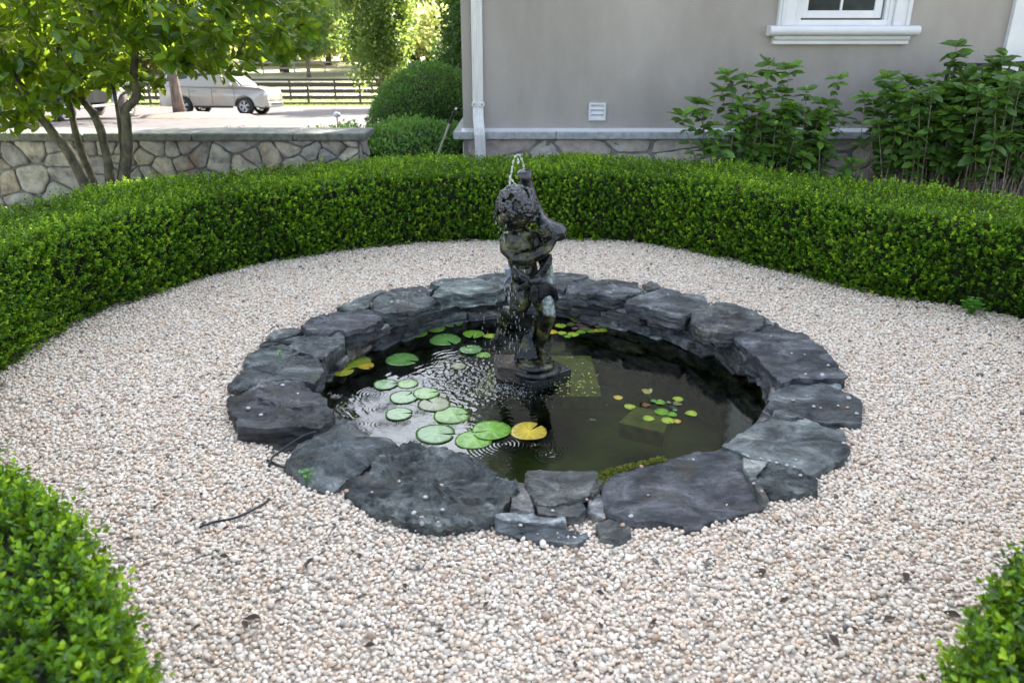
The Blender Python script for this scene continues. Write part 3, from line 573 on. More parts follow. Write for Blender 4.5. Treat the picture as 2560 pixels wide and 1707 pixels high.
# water surface with ripples ------------------------------------------------------------------
def water():
    n = 640; r = 1.42; xs = np.linspace(-r, r, n); X, Y = np.meshgrid(xs + POND.x, xs + POND.y)
    S = W(1240, 945, z=WZ); dx, dy = X - S.x, Y - S.y; d = np.hypot(dx, dy); ang = np.arctan2(dy, dx)
    amp = np.exp(-d / .42) * (.35 + .65 * np.clip(-np.cos(ang - .25) * 1.2 + .35, 0, 1))
    wob = .022 * np.sin(X * 13 + 3 * np.sin(Y * 9)) + .015 * np.sin(Y * 19 + X * 7 + 2 * np.sin(X * 15)) + .008 * np.sin(X * 41 - Y * 33)
    d2 = np.hypot(X - S.x + .13, Y - S.y - .10); d3 = np.hypot(X - S.x - .05, Y - S.y + .12)
    Z = amp * (.0010 * np.sin((d + wob) * 2 * np.pi / .056) + .0008 * np.sin((d2 + wob * .7) * 2 * np.pi / .045 + 1) + .0006 * np.sin((d3 - wob * .8) * 2 * np.pi / .062 + 2)) * (d > .08) + .0006 * amp * np.sin((d + wob * 2) * 2 * np.pi / .027 + 1)
    # churned patch where the drops fall
    Ny, Nx = X.shape
    g = rng.normal(size=(Ny, Nx))
    def blur(a, k):
        for ax in (0, 1):
            c = np.cumsum(np.pad(a, [(k, k) if i == ax else (0, 0) for i in (0, 1)], 'wrap'), axis=ax)
            a = (np.take(c, range(2 * k - 1, 2 * k - 1 + a.shape[ax]), ax) - np.take(c, range(0, a.shape[ax]), ax)) / (2 * k - 1) if False else (np.roll(a, 1, ax) + a * 2 + np.roll(a, -1, ax)) / 4
        return a
    for _ in range(3): g = blur(g, 1)
    g /= g.std(); ch = np.exp(-((X - S.x) ** 2 / .085 + (Y - S.y + .02) ** 2 / .05))
    Z += ch * g * .0024
    Z += .00035 * np.sin(X * 3 + Y * 5) + .00015 * np.sin(X * 21 - Y * 15)
    for px, py, rad, am in [(827, 985, .055, 1), (935, 985, .09, .6), (960, 1060, .05, 1.1), (1003, 1058, .045, 1.3), (952, 1022, .04, 1.2), (1040, 1105, .045, .7), (1258, 1110, .12, .55), (1378, 1135, .06, 1), (1480, 1050, .03, 1.5), (893, 1060, .03, 1), (1068, 1112, .06, .5), (980, 1010, .05, .9), (1350, 1110, .05, .8), (1420, 1060, .04, .5), (1050, 1030, .05, .8), (1400, 1120, .07, .4), (1545, 1015, .05, .25), (1640, 900, .06, .2), (1120, 1050, .06, .8)]:
        p = W(px, py, z=WZ); q = np.hypot(X - p.x, Y - p.y); Z += .0017 * am * np.exp(-(q / rad) ** 2) * np.cos(q * 2 * np.pi / .021)
    V = np.stack([X, Y, Z + WZ], -1).reshape(-1, 3)
    I = np.arange(n * n).reshape(n, n); Q = np.stack([I[:-1, :-1], I[:-1, 1:], I[1:, 1:], I[1:, :-1]], -1).reshape(-1, 4)
    cc = V[Q].mean(1); aa = np.arctan2(cc[:, 1] - POND.y, cc[:, 0] - POND.x) % (2 * np.pi); keep = np.hypot(cc[:, 0] - POND.x, cc[:, 1] - POND.y) < np.interp(aa / (2 * np.pi) * 72 - .5, np.arange(72), _rs, period=72) + .10; Q = Q[keep]
    m = bpy.data.materials.new('pond_water'); m.use_nodes = True; nt = m.node_tree; nt.nodes.clear()
    o = nt.nodes.new('ShaderNodeOutputMaterial'); fr = node(nt, 'ShaderNodeFresnel', IOR=1.5); tr = nt.nodes.new('ShaderNodeBsdfTransparent'); gl = nt.nodes.new('ShaderNodeBsdfGlossy')
    tr.inputs[0].default_value = (.52, .60, .34, 1); gl.inputs['Roughness'].default_value = .015; gl.inputs[0].default_value = (1, 1, 1, 1)
    ms = nt.nodes.new('ShaderNodeMixShader'); tc = nt.nodes.new('ShaderNodeTexCoord')
    nn = node(nt, 'ShaderNodeTexNoise', Scale=9, Detail=3); nt.links.new(tc.outputs['Object'], nn.inputs['Vector'])
    bp = node(nt, 'ShaderNodeBump', Strength=.06, Distance=.02); nt.links.new(nn.outputs[0], bp.inputs['Height'])
    nt.links.new(bp.outputs[0], gl.inputs['Normal']); nt.links.new(bp.outputs[0], fr.inputs['Normal'])
    nt.links.new(fr.outputs[0], ms.inputs[0]); nt.links.new(tr.outputs[0], ms.inputs[1]); nt.links.new(gl.outputs[0], ms.inputs[2]); nt.links.new(ms.outputs[0], o.inputs[0])
    ob = npmesh('pond_water', V, Q, m, None, None, True); tag(ob, kind='structure')
water()

# ------------------------------------------------------------------ gravel
def gravel():
    m = bpy.data.materials.new('pea_gravel'); m.use_nodes = True; nt = m.node_tree; b = nt.nodes['Principled BSDF']; oi = nt.nodes.new('ShaderNodeObjectInfo')
    cr = ramp(nt, [(0, (.75, .64, .51)), (.18, (.84, .75, .63)), (.36, (.75, .57, .42)), (.45, (.87, .785, .67)), (.62, (.68, .595, .485)), (.70, (.80, .64, .49)), (.80, (.55, .51, .44)), (.84, (.78, .68, .57)), (.965, (.16, .15, .14)), (.98, (.46, .32, .23))], oi.outputs['Random'], 'CONSTANT')
    tc = nt.nodes.new('ShaderNodeTexCoord'); n = node(nt, 'ShaderNodeTexNoise', Scale=1.6, Detail=4); nt.links.new(tc.outputs['Object'], n.inputs['Vector'])
    r2 = ramp(nt, [(.3, .82), (.7, 1.08)], n.outputs[0]); mx = nt.nodes.new('ShaderNodeMix'); mx.data_type = 'RGBA'; mx.blend_type = 'MULTIPLY'; mx.inputs[0].default_value = 1
    nt.links.new(cr.outputs[0], mx.inputs[6]); nt.links.new(r2.outputs[0], mx.inputs[7]); nt.links.new(mx.outputs[2], b.inputs['Base Color']); b.inputs['Roughness'].default_value = .6
    M['pebble'] = m
    base = pmat('gravel_bed', (.30, .25, .20), (.52, .45, .38), 60, .9)
    # sheet under the pebbles: clipped to the inside of the hedge
    poly = [(HP[i][0] + HN[i][0] * .13, HP[i][1] + HN[i][1] * .13) for i in range(0, len(HP), 6)]
    poly = [(.55, -.8)] + [(.75, -.8), (.8, 0)] + poly + [(-.65, 0), (-.65, -.8)]
    pa = np.array(poly)
    def inside(x, y):
        c = np.zeros(x.shape, bool); j = len(pa) - 1
        for i in range(len(pa)):
            xi, yi = pa[i]; xj, yj = pa[j]
            c ^= ((yi > y) != (yj > y)) & (x < (xj - xi) * (y - yi) / (yj - yi + 1e-12) + xi); j = i
        return c
    st = .05; xs = np.arange(-3.4, 4.2, st); ys = np.arange(-.8, 7.4, st); X, Y = np.meshgrid(xs, ys)
    Z = -.006 + .008 * np.sin(X * 2.3 + 1.2 * np.sin(Y * 1.7)) + .006 * np.sin(Y * 3.1 + X * 1.1)
    dd = np.hypot(X - POND.x, Y - POND.y); Z = np.where(dd < 2.2, Z - .045 * np.clip((1.66 - dd) / .16, 0, 1) + .012 * np.exp(-((dd - 1.76) / .12) ** 2), Z)
    V = np.stack([X, Y, Z], -1).reshape(-1, 3); I = np.arange(X.size).reshape(X.shape)
    Q = np.stack([I[:-1, :-1], I[:-1, 1:], I[1:, 1:], I[1:, :-1]], -1).reshape(-1, 4); cc = V[Q].mean(1)
    keep = inside(cc[:, 0], cc[:, 1]) & (np.hypot(cc[:, 0] - POND.x, cc[:, 1] - POND.y) > 1.40); Q = Q[keep]
    ob = npmesh('gravel', V, Q, base); tag(ob, 'pale pea gravel covering the garden floor round the pond', 'gravel', kind='stuff')
    ng = bpy.data.node_groups.new('pebbles', 'GeometryNodeTree'); ng.interface.new_socket('Geometry', in_out='INPUT', socket_type='NodeSocketGeometry'); ng.interface.new_socket('Geometry', in_out='OUTPUT', socket_type='NodeSocketGeometry')
    N_ = ng.nodes; Lk = ng.links.new; gi = N_.new('NodeGroupInput'); go = N_.new('NodeGroupOutput'); jn = N_.new('GeometryNodeJoinGeometry'); Lk(jn.outputs[0], go.inputs[0]); Lk(gi.outputs[0], jn.inputs[0])
    ga = N_.new('GeometryNodeJoinGeometry')
    for sd_, sc in ((1, (1, .80, .62)), (2, (1.15, .78, .55)), (3, (.95, .92, .68)), (4, (1.05, .7, .7))):
        ic = N_.new('GeometryNodeMeshIcoSphere'); ic.inputs['Radius'].default_value = .5; ic.inputs['Subdivisions'].default_value = 3 if False else 2
        tx = N_.new('ShaderNodeTexNoise'); tx.noise_dimensions = '4D'; tx.inputs['W'].default_value = sd_ * 7.3; tx.inputs['Scale'].default_value = 1.5
        sb = N_.new('ShaderNodeVectorMath'); sb.operation = 'SUBTRACT'; sb.inputs[1].default_value = (.5, .5, .5); Lk(tx.outputs['Color'], sb.inputs[0])
        ml = N_.new('ShaderNodeVectorMath'); ml.operation = 'SCALE'; ml.inputs['Scale'].default_value = .75; Lk(sb.outputs[0], ml.inputs[0])
        sp = N_.new('GeometryNodeSetPosition'); Lk(ic.outputs[0], sp.inputs[0]); Lk(ml.outputs[0], sp.inputs['Offset'])
        tf = N_.new('GeometryNodeTransform'); Lk(sp.outputs[0], tf.inputs[0]); tf.inputs['Scale'].default_value = sc
        sm = N_.new('GeometryNodeSetShadeSmooth'); Lk(tf.outputs[0], sm.inputs[0]); gm = N_.new('GeometryNodeSetMaterial'); gm.inputs['Material'].default_value = m; Lk(sm.outputs[0], gm.inputs[0])
        gt = N_.new('GeometryNodeGeometryToInstance'); Lk(gm.outputs[0], gt.inputs[0]); Lk(gt.outputs[0], ga.inputs[0])
    for sd_, dens, dmin, mn_, mx_, zoff in ((1, 9500, .0105, .0135, .021, .001), (5, 2600, .018, .014, .026, .008), (9, 60, .04, .026, .036, .010)):
        ds = N_.new('GeometryNodeDistributePointsOnFaces'); ds.distribute_method = 'POISSON'; ds.inputs['Distance Min'].default_value = dmin; ds.inputs['Density Max'].default_value = dens; ds.inputs['Seed'].default_value = sd_
        Lk(gi.outputs[0], ds.inputs[0])
        rv = N_.new('FunctionNodeRandomValue'); rv.data_type = 'FLOAT_VECTOR'; rv.inputs[0].default_value = (-.5, -.5, 0); rv.inputs[1].default_value = (.5, .5, 6.283); rv.inputs['Seed'].default_value = sd_
        rs = N_.new('FunctionNodeRandomValue'); rs.data_type = 'FLOAT'; rs.inputs[2].default_value = mn_; rs.inputs[3].default_value = mx_; rs.inputs['Seed'].default_value = sd_ + 1
        ri = N_.new('GeometryNodeInstanceOnPoints'); ri.inputs['Pick Instance'].default_value = True
        sp = N_.new('GeometryNodeSetPosition'); Lk(ds.outputs['Points'], sp.inputs[0])
        ro = N_.new('FunctionNodeRandomValue'); ro.data_type = 'FLOAT_VECTOR'; ro.inputs[0].default_value = (0, 0, zoff - .002); ro.inputs[1].default_value = (0, 0, zoff + .006); ro.inputs['Seed'].default_value = sd_ + 3; Lk(ro.outputs[0], sp.inputs['Offset'])
        Lk(sp.outputs[0], ri.inputs['Points']); Lk(ga.outputs[0], ri.inputs['Instance']); Lk(rv.outputs[0], ri.inputs['Rotation']); Lk(rs.outputs[1], ri.inputs['Scale']); Lk(ri.outputs[0], jn.inputs[0])
    md = ob.modifiers.new('pebbles', 'NODES'); md.node_group = ng
gravel()

# ------------------------------------------------------------------ rubble masonry (irregular stones from a clipped Voronoi)
def rubble(x0, x1, z0, z1, n, mat, name, parent, yf, seed, aspect=1.3, gap=.013, bulge=.03, axis='X', flip=1):
    rnd = random.Random(seed); Wd, Hh = (x1 - x0) / aspect, (z1 - z0); S = []
    tries = 0; md = .80 * math.sqrt(Wd * Hh / n)
    while len(S) < n and tries < 20000:
        tries += 1; p = (rnd.uniform(0, Wd), rnd.uniform(0, Hh)); mdd = md * (1 if tries < 6000 else .5) * rnd.choice([.38, .6, 1.1, 1.45])
        if all((p[0] - q[0]) ** 2 + (p[1] - q[1]) ** 2 > mdd * mdd for q in S): S.append(p)
    mb = MB()
    for i, s in enumerate(S):
        poly = [(0, 0), (Wd, 0), (Wd, Hh), (0, Hh)]
        for j, q in enumerate(S):
            if j == i or (q[0] - s[0]) ** 2 + (q[1] - s[1]) ** 2 > (md * 5) ** 2: continue
            nx, ny = q[0] - s[0], q[1] - s[1]; c = (q[0] ** 2 + q[1] ** 2 - s[0] ** 2 - s[1] ** 2) / 2; out = []
            for k in range(len(poly)):
                a, b = poly[k], poly[(k + 1) % len(poly)]; da, db = a[0] * nx + a[1] * ny - c, b[0] * nx + b[1] * ny - c
                if da <= 0: out.append(a)
                if da * db < 0: t = da / (da - db); out.append((a[0] + (b[0] - a[0]) * t, a[1] + (b[1] - a[1]) * t))
            poly = out
            if len(poly) < 3: break
        if len(poly) < 3: continue
        P = [Vector((p[0] * aspect, p[1])) for p in poly]; c = sum(P, Vector((0, 0))) / len(P)
        rr = min((p - c).length for p in P)
        if rr < .03: continue
        P = [c + (p - c) * max(.5, 1 - gap * 1.0 / max(.03, (p - c).length * .8)) for p in P]
        for _ in range(2):
            Q = []
            for k in range(len(P)): a, b = P[k], P[(k + 1) % len(P)]; Q += [a.lerp(b, .12), a.lerp(b, .88)]
            P = Q
        # resample
        per = [0]
        for k in range(len(P)): per.append(per[-1] + (P[(k + 1) % len(P)] - P[k]).length)
        ns = 28; bd = []
        for k in range(ns):
            L = per[-1] * k / ns; m_ = max(j for j in range(len(P)) if per[j] <= L + 1e-9); t = (L - per[m_]) / max(1e-9, per[m_ + 1] - per[m_]); bd.append(P[m_].lerp(P[(m_ + 1) % len(P)], t))
        v = []; f = []; o = Vector((i * 1.7, seed, 0)); bl = bulge * rnd.uniform(.6, 1.2)
        for r, d in ((1.0, -.02), (1.0, .35), (.94, .70), (.80, .9), (.6, .98), (.32, 1), (.06, 1)):
            for p in bd:
                q = c.lerp(p, r); q2 = q + (p - c).normalized() * .016 * (mn.noise(Vector((p.x * 9, p.y * 9, 0)) + o) + .5 * mn.noise(Vector((p.x * 28, p.y * 28, 0)) + o))
                h = bl * d + (.032 * mn.noise(Vector((q.x * 9, q.y * 9, 4)) + o) + .006 * mn.noise(Vector((q.x * 28, q.y * 28, 4)) + o)) * (d > .1)
                v.append((x0 + q2.x, yf - h, z0 + q2.y) if axis == 'X' else (yf + flip * h, x0 + q2.x, z0 + q2.y))
        for a in range(6):
            for k in range(ns): f.append((a * ns + k, a * ns + (k + 1) % ns, (a + 1) * ns + (k + 1) % ns, (a + 1) * ns + k))
        f.append(tuple(6 * ns + k for k in range(ns)))
        mb.add(v, f, rnd.random())
    return mb.build(name, mat, parent, smooth=True)

wall = tag(empty('stone_garden_wall', (-5, 8.6, 0)), 'low fieldstone garden wall with a grey stone cap, behind the magnolia trunks', 'stone wall')
wall.location = (0, 0, 0)
rubble(-8.2, -1.72, -.02, .715, 112, M['fieldstone'], 'stone_face', wall, 8.60, 5, 1.35, .008, .04)
rubble(8.60, 9.02, -.02, .715, 7, M['fieldstone'], 'end_stones', wall, -1.71, 6, 1.1, .012, .03, 'Y', 1)
b = MB(); b.box((-8.3, 8.61, -.3), (-1.715, 9.02, .715)); b.build('mortar', M['joint'], wall)
b = MB()
x = -8.3
random.seed(2)
while x < -1.62:
    w = min(random.uniform(.9, 1.4), -1.62 - x); w = w if -1.62 - x - w > .3 else -1.62 - x
    b.box((x + .003, 8.50 + random.uniform(-.006, .006), .715), (x + w - .003, 9.10, .80 + random.uniform(-.003, .003))); x += w
b.build('cap', M['capstone'], wall, bevel=.02)

# ------------------------------------------------------------------ house
HY = 9.3
house = tag(empty('stucco_house', (4, 12, 0)), 'grey-beige stucco house wall on a stone foundation with a white-trimmed window', 'house'); house.location = (0, 0, 0)
b = MB()
HX0, HX1, HT = -.585, 13.5, 7.6
wx0, wx1, wz0, wz1 = 3.18, 4.33, 1.95, 3.5      # window opening
b.box((HX0, HY, .70), (wx0, HY + .25, HT)); b.box((wx1, HY, .70), (HX1, HY + .25, HT)); b.box((wx0, HY, .70), (wx1, HY + .25, wz0)); b.box((wx0, HY, wz1), (wx1, HY + .25, HT))
b.box((HX0, HY + .25, .70), (HX0 + .25, 11.7, HT)); b.box((HX0 + .25, 11.45, .70), (4.0, 11.7, HT)); b.box((3.75, 11.7, .70), (4.0, 19, HT)); b.box((4.0, 18.75, .7), (HX1, 19, HT)); b.box((HX1 - .25, HY + .25, .7), (HX1, 18.75, HT))
b.build('wall', M['stucco'], house)
b = MB(); b.prism([(HY - .4, HT), (10.5, 8.5), (12.0, HT)], HX0 - .4, 4.2, 'X'); b.prism([(HY - .41, HT - .01), (14.1, 10.6), (19.5, HT - .01)], 4.2, 14, 'X'); b.build('roof', M['plastic'], house)
rubble(-.56, 7.6, -.02, .655, 66, M['foundstone'], 'foundation_stones', house, 9.245, 12, 2.0, .02, .014)
rubble(9.25, 11.5, -.02, .655, 16, M['foundstone'], 'foundation_stones', house, -.575, 13, 1.6, .02, .014, 'Y', -1)
b = MB(); b.box((-.57, 9.25, -.5), (13.4, 11.6, .655)); b.build('foundation_core', M['joint'], house)
b = MB(); xx = -.70
random.seed(8)
while xx < 7.9:
    w = random.uniform(1.0, 2.0); b.box((xx, 9.155, .655), (xx + w - .006, HY + .06, .742)); xx += w
b.box((-.70, HY + .065, .655), (-.52, 12.4, .742))
ld = b.build('ledge', M['bluestone'], house, bevel=.012)
b = MB(); b.prism([(9.18, .742), (HY + .002, .742), (HY + .002, .772), (9.27, .765)], HX0 - .02, 7.9, 'X'); b.build('flashing', M['trim'], house)
# downspout: slightly ribbed rectangular pipe with an elbow at the ledge
def spout():
    prof = []; w, d = .062, .04
    for k, x in enumerate(np.linspace(-w, w, 13)): prof.append((x, -d + (.005 if k % 2 else 0)))
    prof += [(w, d), (-w, d)]
    path = [(-.40, 9.245, 7.0), (-.40, 9.245, 1.06), (-.40, 9.24, 1.0), (-.40, 9.2, .92), (-.385, 9.11, .80), (-.38, 9.085, .72), (-.375, 9.10, .55), (-.365, 9.12, -.02)]
    v = []; f = []; n = len(prof)
    for px, py, pz in path:
        for a, c in prof: v.append((px + a, py + c, pz))
    for i in range(len(path) - 1):
        for k in range(n): f.append((i * n + k, (i + 1) * n + k, (i + 1) * n + (k + 1) % n, i * n + (k + 1) % n))
    o = mk('downspout', v, f, M['gutter'], house)
    b = MB(); b.box((-.475, 9.195, 1.03), (-.325, 9.29, 1.075)); b.build('strap', M['gutter'], o, bevel=.003)
    b = MB()
    for sx in (-.446, -.354): b.lathe([(.008, 9.19), (.008, 9.196)], (sx, 0, 1.052), 8, 'Y')
    b.build('screws', M['plastic'], o)
spout()
# vent
b = MB(); c = W(1493, 280, Y=9.28); vx, vz = c.x, c.z; s = .10
for a, e in (((vx - s, vz - s), (vx + s, vz - s + .016)), ((vx - s, vz + s - .022), (vx + s, vz + s)), ((vx - s, vz - s + .016), (vx - s + .022, vz + s - .022)), ((vx + s - .022, vz - s + .016), (vx + s, vz + s - .022))): b.box((a[0], HY - .035, a[1]), (e[0], HY + .01, e[1]))
vo = b.build('wall_vent', M['trim'], house, bevel=.003)
for i in range(3):
    z0 = vz - s + .018 + i * .054; b = MB(); b.prism([(HY - .004, z0 + .05), (HY - .03, z0), (HY - .026, z0 + .001), (HY, z0 + .053)], vx - s + .022, vx + s - .022, 'X'); b.build('louvre', M['trim'], vo)
# window
win = MB()
sx0, sx1 = 3.02, 4.52
win.box((sx0, HY - .07, 1.905), (sx0 + .19, HY + .02, 3.7)); win.box((sx1 - .19, HY - .07, 1.905), (sx1, HY + .02, 3.7)); win.box((sx0, HY - .07, 3.52), (sx1, HY + .02, 3.75))
win.box((sx0 + .03, HY - .09, 1.905), (sx0 + .055, HY - .069, 3.5)); win.box((sx1 - .055, HY - .09, 1.905), (sx1 - .03, HY - .069, 3.5))
wo_ = win.build('window', M['trim'], house, bevel=.008)
b = MB(); b.box((sx0 + .19, HY - .03, 1.905), (sx0 + .24, HY + .1, 3.5)); b.box((sx1 - .24, HY - .03, 1.905), (sx1 - .19, HY + .1, 3.5)); b.box((sx0 + .24, HY - .03, 1.905), (sx1 - .24, HY + .1, 1.965))
b.box((sx0 + .235, HY - .01, 1.96), (sx0 + .275, HY + .1, 3.5)); b.box((sx1 - .275, HY - .01, 1.96), (sx1 - .235, HY + .1, 3.5)); b.build('frame', M['trim'], wo_, bevel=.006)
gx0, gx1 = 3.375, 4.135
b = MB(); b.box((gx0 - .085, HY + .03, 1.985), (gx0, HY + .09, 3.5)); b.box((gx1, HY + .03, 1.985), (gx1 + .085, HY + .09, 3.5)); b.box((gx0, HY + .03, 1.985), (gx1, HY + .09, 2.065)); b.box(((gx0 + gx1) / 2 - .014, HY + .035, 2.065), ((gx0 + gx1) / 2 + .014, HY + .085, 3.5)); b.box((gx0, HY + .037, 2.75), (gx1, HY + .083, 2.78))
b.build('sash', M['trim'], wo_, bevel=.005)
b = MB(); b.box((gx0 - .01, HY + .055, 2.05), (gx1 + .01, HY + .06, 3.5)); b.build('pane', M['winglass'], wo_)
pf = [(HY + .03, 1.905), (HY - .11, 1.905)] + [(HY - .11 - .055 * math.cos(a), 1.852 + .053 * math.sin(a)) for a in np.linspace(math.pi / 2, -math.pi / 2, 9)] + [(HY - .10, 1.795), (HY + .03, 1.795)]
b = MB(); b.prism(pf, sx0 - .10, sx1 + .10, 'X'); b.prism([(HY + .02, 1.793), (HY - .10, 1.793), (HY - .085, 1.755), (HY - .06, 1.748), (HY - .06, 1.705), (HY + .02, 1.705)], sx0 - .03, sx1 + .03, 'X')
b.build('window_sill', M['trim'], wo_, bevel=.01)
# door surround at the right edge
b = MB(); b.box((5.68, HY - .06, .75), (5.87, HY + .02, 3.3)); b.box((5.87, HY - .03, .75), (5.93, HY + .05, 3.3)); dd_ = b.build('door_surround', M['trim'], house, bevel=.008)
b = MB(); b.box((5.93, HY - .02, .75), (6.85, HY + .02, 3.1)); b.box((5.68, HY - .061, 3.3), (7.1, HY + .03, 3.5)); b.build('door', M['trim'], dd_, bevel=.01)
b = MB(); b.box((5.86, HY - .075, 1.88), (5.89, HY - .05, 1.98)); b.build('door_hinge', pmat('brass', (.4, .3, .16), None, 5, .4, metal=.7), dd_)
# steps and black handrail behind the hydrangeas
st_ = MB()
for i in range(3): st_.box((5.1, 8.3 + .28 * i, -.02), (7.2, 8.3 + .28 * (i + 1), .2 * (i + 1)))
o = st_.build('door_steps', M['bluestone'], None, bevel=.01); tag(o, 'pale stone steps hidden behind the right hand shrub, up to the door', 'steps')
hr = tag(empty('handrail', (4.9, 8.9, 0)), 'black metal handrail beside the door, half hidden by the tall leafy shrub', 'handrail'); hr.location = (0, 0, 0)
b = MB(); b.tube([(4.80, 8.85, 1.5), (5.35, 8.85, 1.5), (6.2, 8.95, 1.55)], .018, 8); b.build('top_rail', M['black'], hr)
for x in (4.84, 5.3, 5.75):
    b = MB(); b.box((x, 8.84, 0), (x + .03, 8.87, 1.48)); b.build('post', M['black'], hr)
for k in range(7):
    b = MB(); b.box((4.92 + k * .12, 8.846, .25), (4.934 + k * .12, 8.86, 1.48)); b.build('baluster', M['black'], hr)

# ------------------------------------------------------------------ plants near the house: hydrangeas
def shrub(name, label, tips, base, nfill, seed, box, tone=0, zmin=.1):
    """stems from the ground, each ending in a whorl of leaves, with leaf pairs lower on the stem"""
    r = np.random.default_rng(seed); rd = random.Random(seed)
    root = tag(empty(name, (0, 0, 0)), label, 'shrub', 'leafy flowering shrubs along the house wall'); st = MB(); P, D, Nn, L, T = [], [], [], [], []
    tips = list(tips); x0, x1, y0, y1, ztop = box
    for i in range(nfill):
        x = rd.uniform(x0, x1); tips.append((x, rd.uniform(y0, y1), rd.uniform(.42, 1) * ztop(x), 'w'))
    for x, y, z, kind in tips:
        bx = x + rd.uniform(-.16, .16) + (base[0] - x) * .28; by = min(8.85, y + rd.uniform(-.1, .15)); h = z
        mid = Vector(((bx + x) / 2 + rd.uniform(-.05, .05), (by + y) / 2, h * .55)); tip = Vector((x, y, z))
        b0 = Vector((bx, by, 0)); pts = [b0 * (1 - t) ** 2 + mid * 2 * t * (1 - t) + tip * t * t for t in np.linspace(0, 1, 7)]
        st.tube(pts, [.0075, .007, .006, .005, .0045, .004, .003], 5)
        ax = (pts[-1] - pts[-2]).normalized(); n = rd.choice([6, 7, 8]) ; a0 = rd.uniform(0, 6)
        big = rd.uniform(.13, .18)
        for w in range(2 if h > .5 else 1):
            for k in range(n if w == 0 else 4):
                a = a0 + w * .5 + 2 * math.pi * k / (n if w == 0 else 4); el = rd.uniform(-.05, .75) if w == 0 else rd.uniform(-.5, .25)
                d = Vector((math.cos(a) * math.cos(el), math.sin(a) * math.cos(el), math.sin(el)))
                P.append(tip - ax * (.05 * w)); D.append(d); Nn.append(Vector((rd.uniform(-.4, .4), rd.uniform(-.9, .1), 1))); L.append(big * rd.uniform(.75, 1.1)); T.append(.52 + rd.uniform(-.15, .2) + tone)
        for k in range(3):                      # young upright centre leaves
            a = rd.uniform(0, 6); P.append(tip); D.append(Vector((math.cos(a) * .5, math.sin(a) * .5, 1))); Nn.append(Vector((-math.cos(a), -math.sin(a), .5))); L.append(big * .45); T.append(.88 + tone)
        if kind == 'f':                          # bud head
            for k in range(26):
                a = rd.uniform(0, 6.28); q = tip + Vector((math.cos(a) * .05 * rd.random(), math.sin(a) * .05 * rd.random(), rd.uniform(.0, .06)))
                st.tube([tip, q], [.0015, .001], 3); P.append(q); D.append(Vector((math.cos(a) * .6, math.sin(a) * .6, 1))); Nn.append(Vector((0, -1, .2))); L.append(.028); T.append(.35)
        m_ = int(2 + h * 5)
        for k in range(m_):
            t = rd.uniform(.5, .95); j = min(5, int(t * 6)); q = pts[j].lerp(pts[j + 1], t * 6 - j); a = rd.uniform(0, 6.28)
            for s in (0, math.pi):
                P.append(q); D.append(Vector((math.cos(a + s), math.sin(a + s), rd.uniform(-.5, .6)))); Nn.append(Vector((rd.uniform(-.4, .4), rd.uniform(-1.1, .1), .9))); L.append(big * rd.uniform(.45, .9)); T.append(.36 + rd.uniform(-.2, .22) + tone)
    for i in range(nfill // 5):                  # dry stubs
        x, y = rd.uniform(x0 + .15, x1), rd.uniform(y0 + .1, y1 + .1); st.tube([(x, y, 0), (x + rd.uniform(-.1, .1), y - .05, rd.uniform(.35, .85))], [.007, .004], 5)
    leaves('foliage', [tuple(p) for p in P], [tuple(p) for p in D], [tuple(p) for p in Nn], np.array(L), np.array(L) * .54, M['hydleaf'], root, np.array(T), .22, .1)
    st.build('stems', M['stem'], root)
def tip(cx, cy, Y, k='w'): p = W(1600 + cx * .408, cy * .408, Y=Y); return (p.x, p.y, p.z, k)
TA = [tip(540, 455, 8.45), tip(660, 470, 8.5), tip(790, 400, 8.6, 'f'), tip(915, 420, 8.5), tip(1215, 480, 8.5), tip(1020, 555, 8.4), tip(385, 640, 8.35), tip(250, 710, 8.25), tip(740, 550, 8.4), tip(870, 565, 8.5, 'f'), tip(620, 620, 8.35), tip(500, 560, 8.5), tip(1130, 640, 8.5), tip(930, 650, 8.35), tip(1250, 720, 8.5), tip(720, 690, 8.3), tip(350, 640, 8.4, 'f'), tip(580, 740, 8.3), tip(830, 770, 8.25), tip(950, 830, 8.2), tip(480, 900, 8.25), tip(1000, 960, 8.2), tip(1290, 1000, 8.2), tip(450, 770, 8.3), tip(1110, 700, 8.45)]
shrub('leafy_shrub', 'open leafy shrub with whorled leaves against the bare wall, left of the denser ones', TA, (3.05, 8.6), 60, 4, (2.5, 3.42, 8.25, 8.75, lambda x: 1.12 - abs(x - 3.0) * .30))
TB = [tip(1515, 480, 8.4), tip(1380, 590, 8.35), tip(1640, 490, 8.5), tip(1570, 620, 8.3), tip(1460, 760, 8.15), tip(1810, 470, 8.5), tip(1940, 290, 8.5), tip(1700, 520, 8.5), tip(1950, 350, 8.5), tip(1440, 640, 8.4), tip(1540, 540, 8.4)]
shrub('leafy_shrub', 'dense leafy shrub in the middle of the row with one tall shoot', TB, (4.4, 8.5), 105, 9, (4.0, 5.0, 7.95, 8.7, lambda x: 1.32 + (x - 4.3) * .18), -.06)
TC = [tip(2230, 350, 8.2), tip(2300, 480, 8.1), tip(2050, 430, 8.4), tip(2120, 480, 8.2), tip(2340, 420, 8.0), tip(2180, 400, 8.3)]
shrub('leafy_shrub', 'tallest and darkest leafy shrub at the right edge in front of the handrail and door', TC, (5.1, 8.2), 150, 15, (4.6, 5.9, 7.5, 8.4, lambda x: 1.40 + (x - 4.8) * .12), -.14)
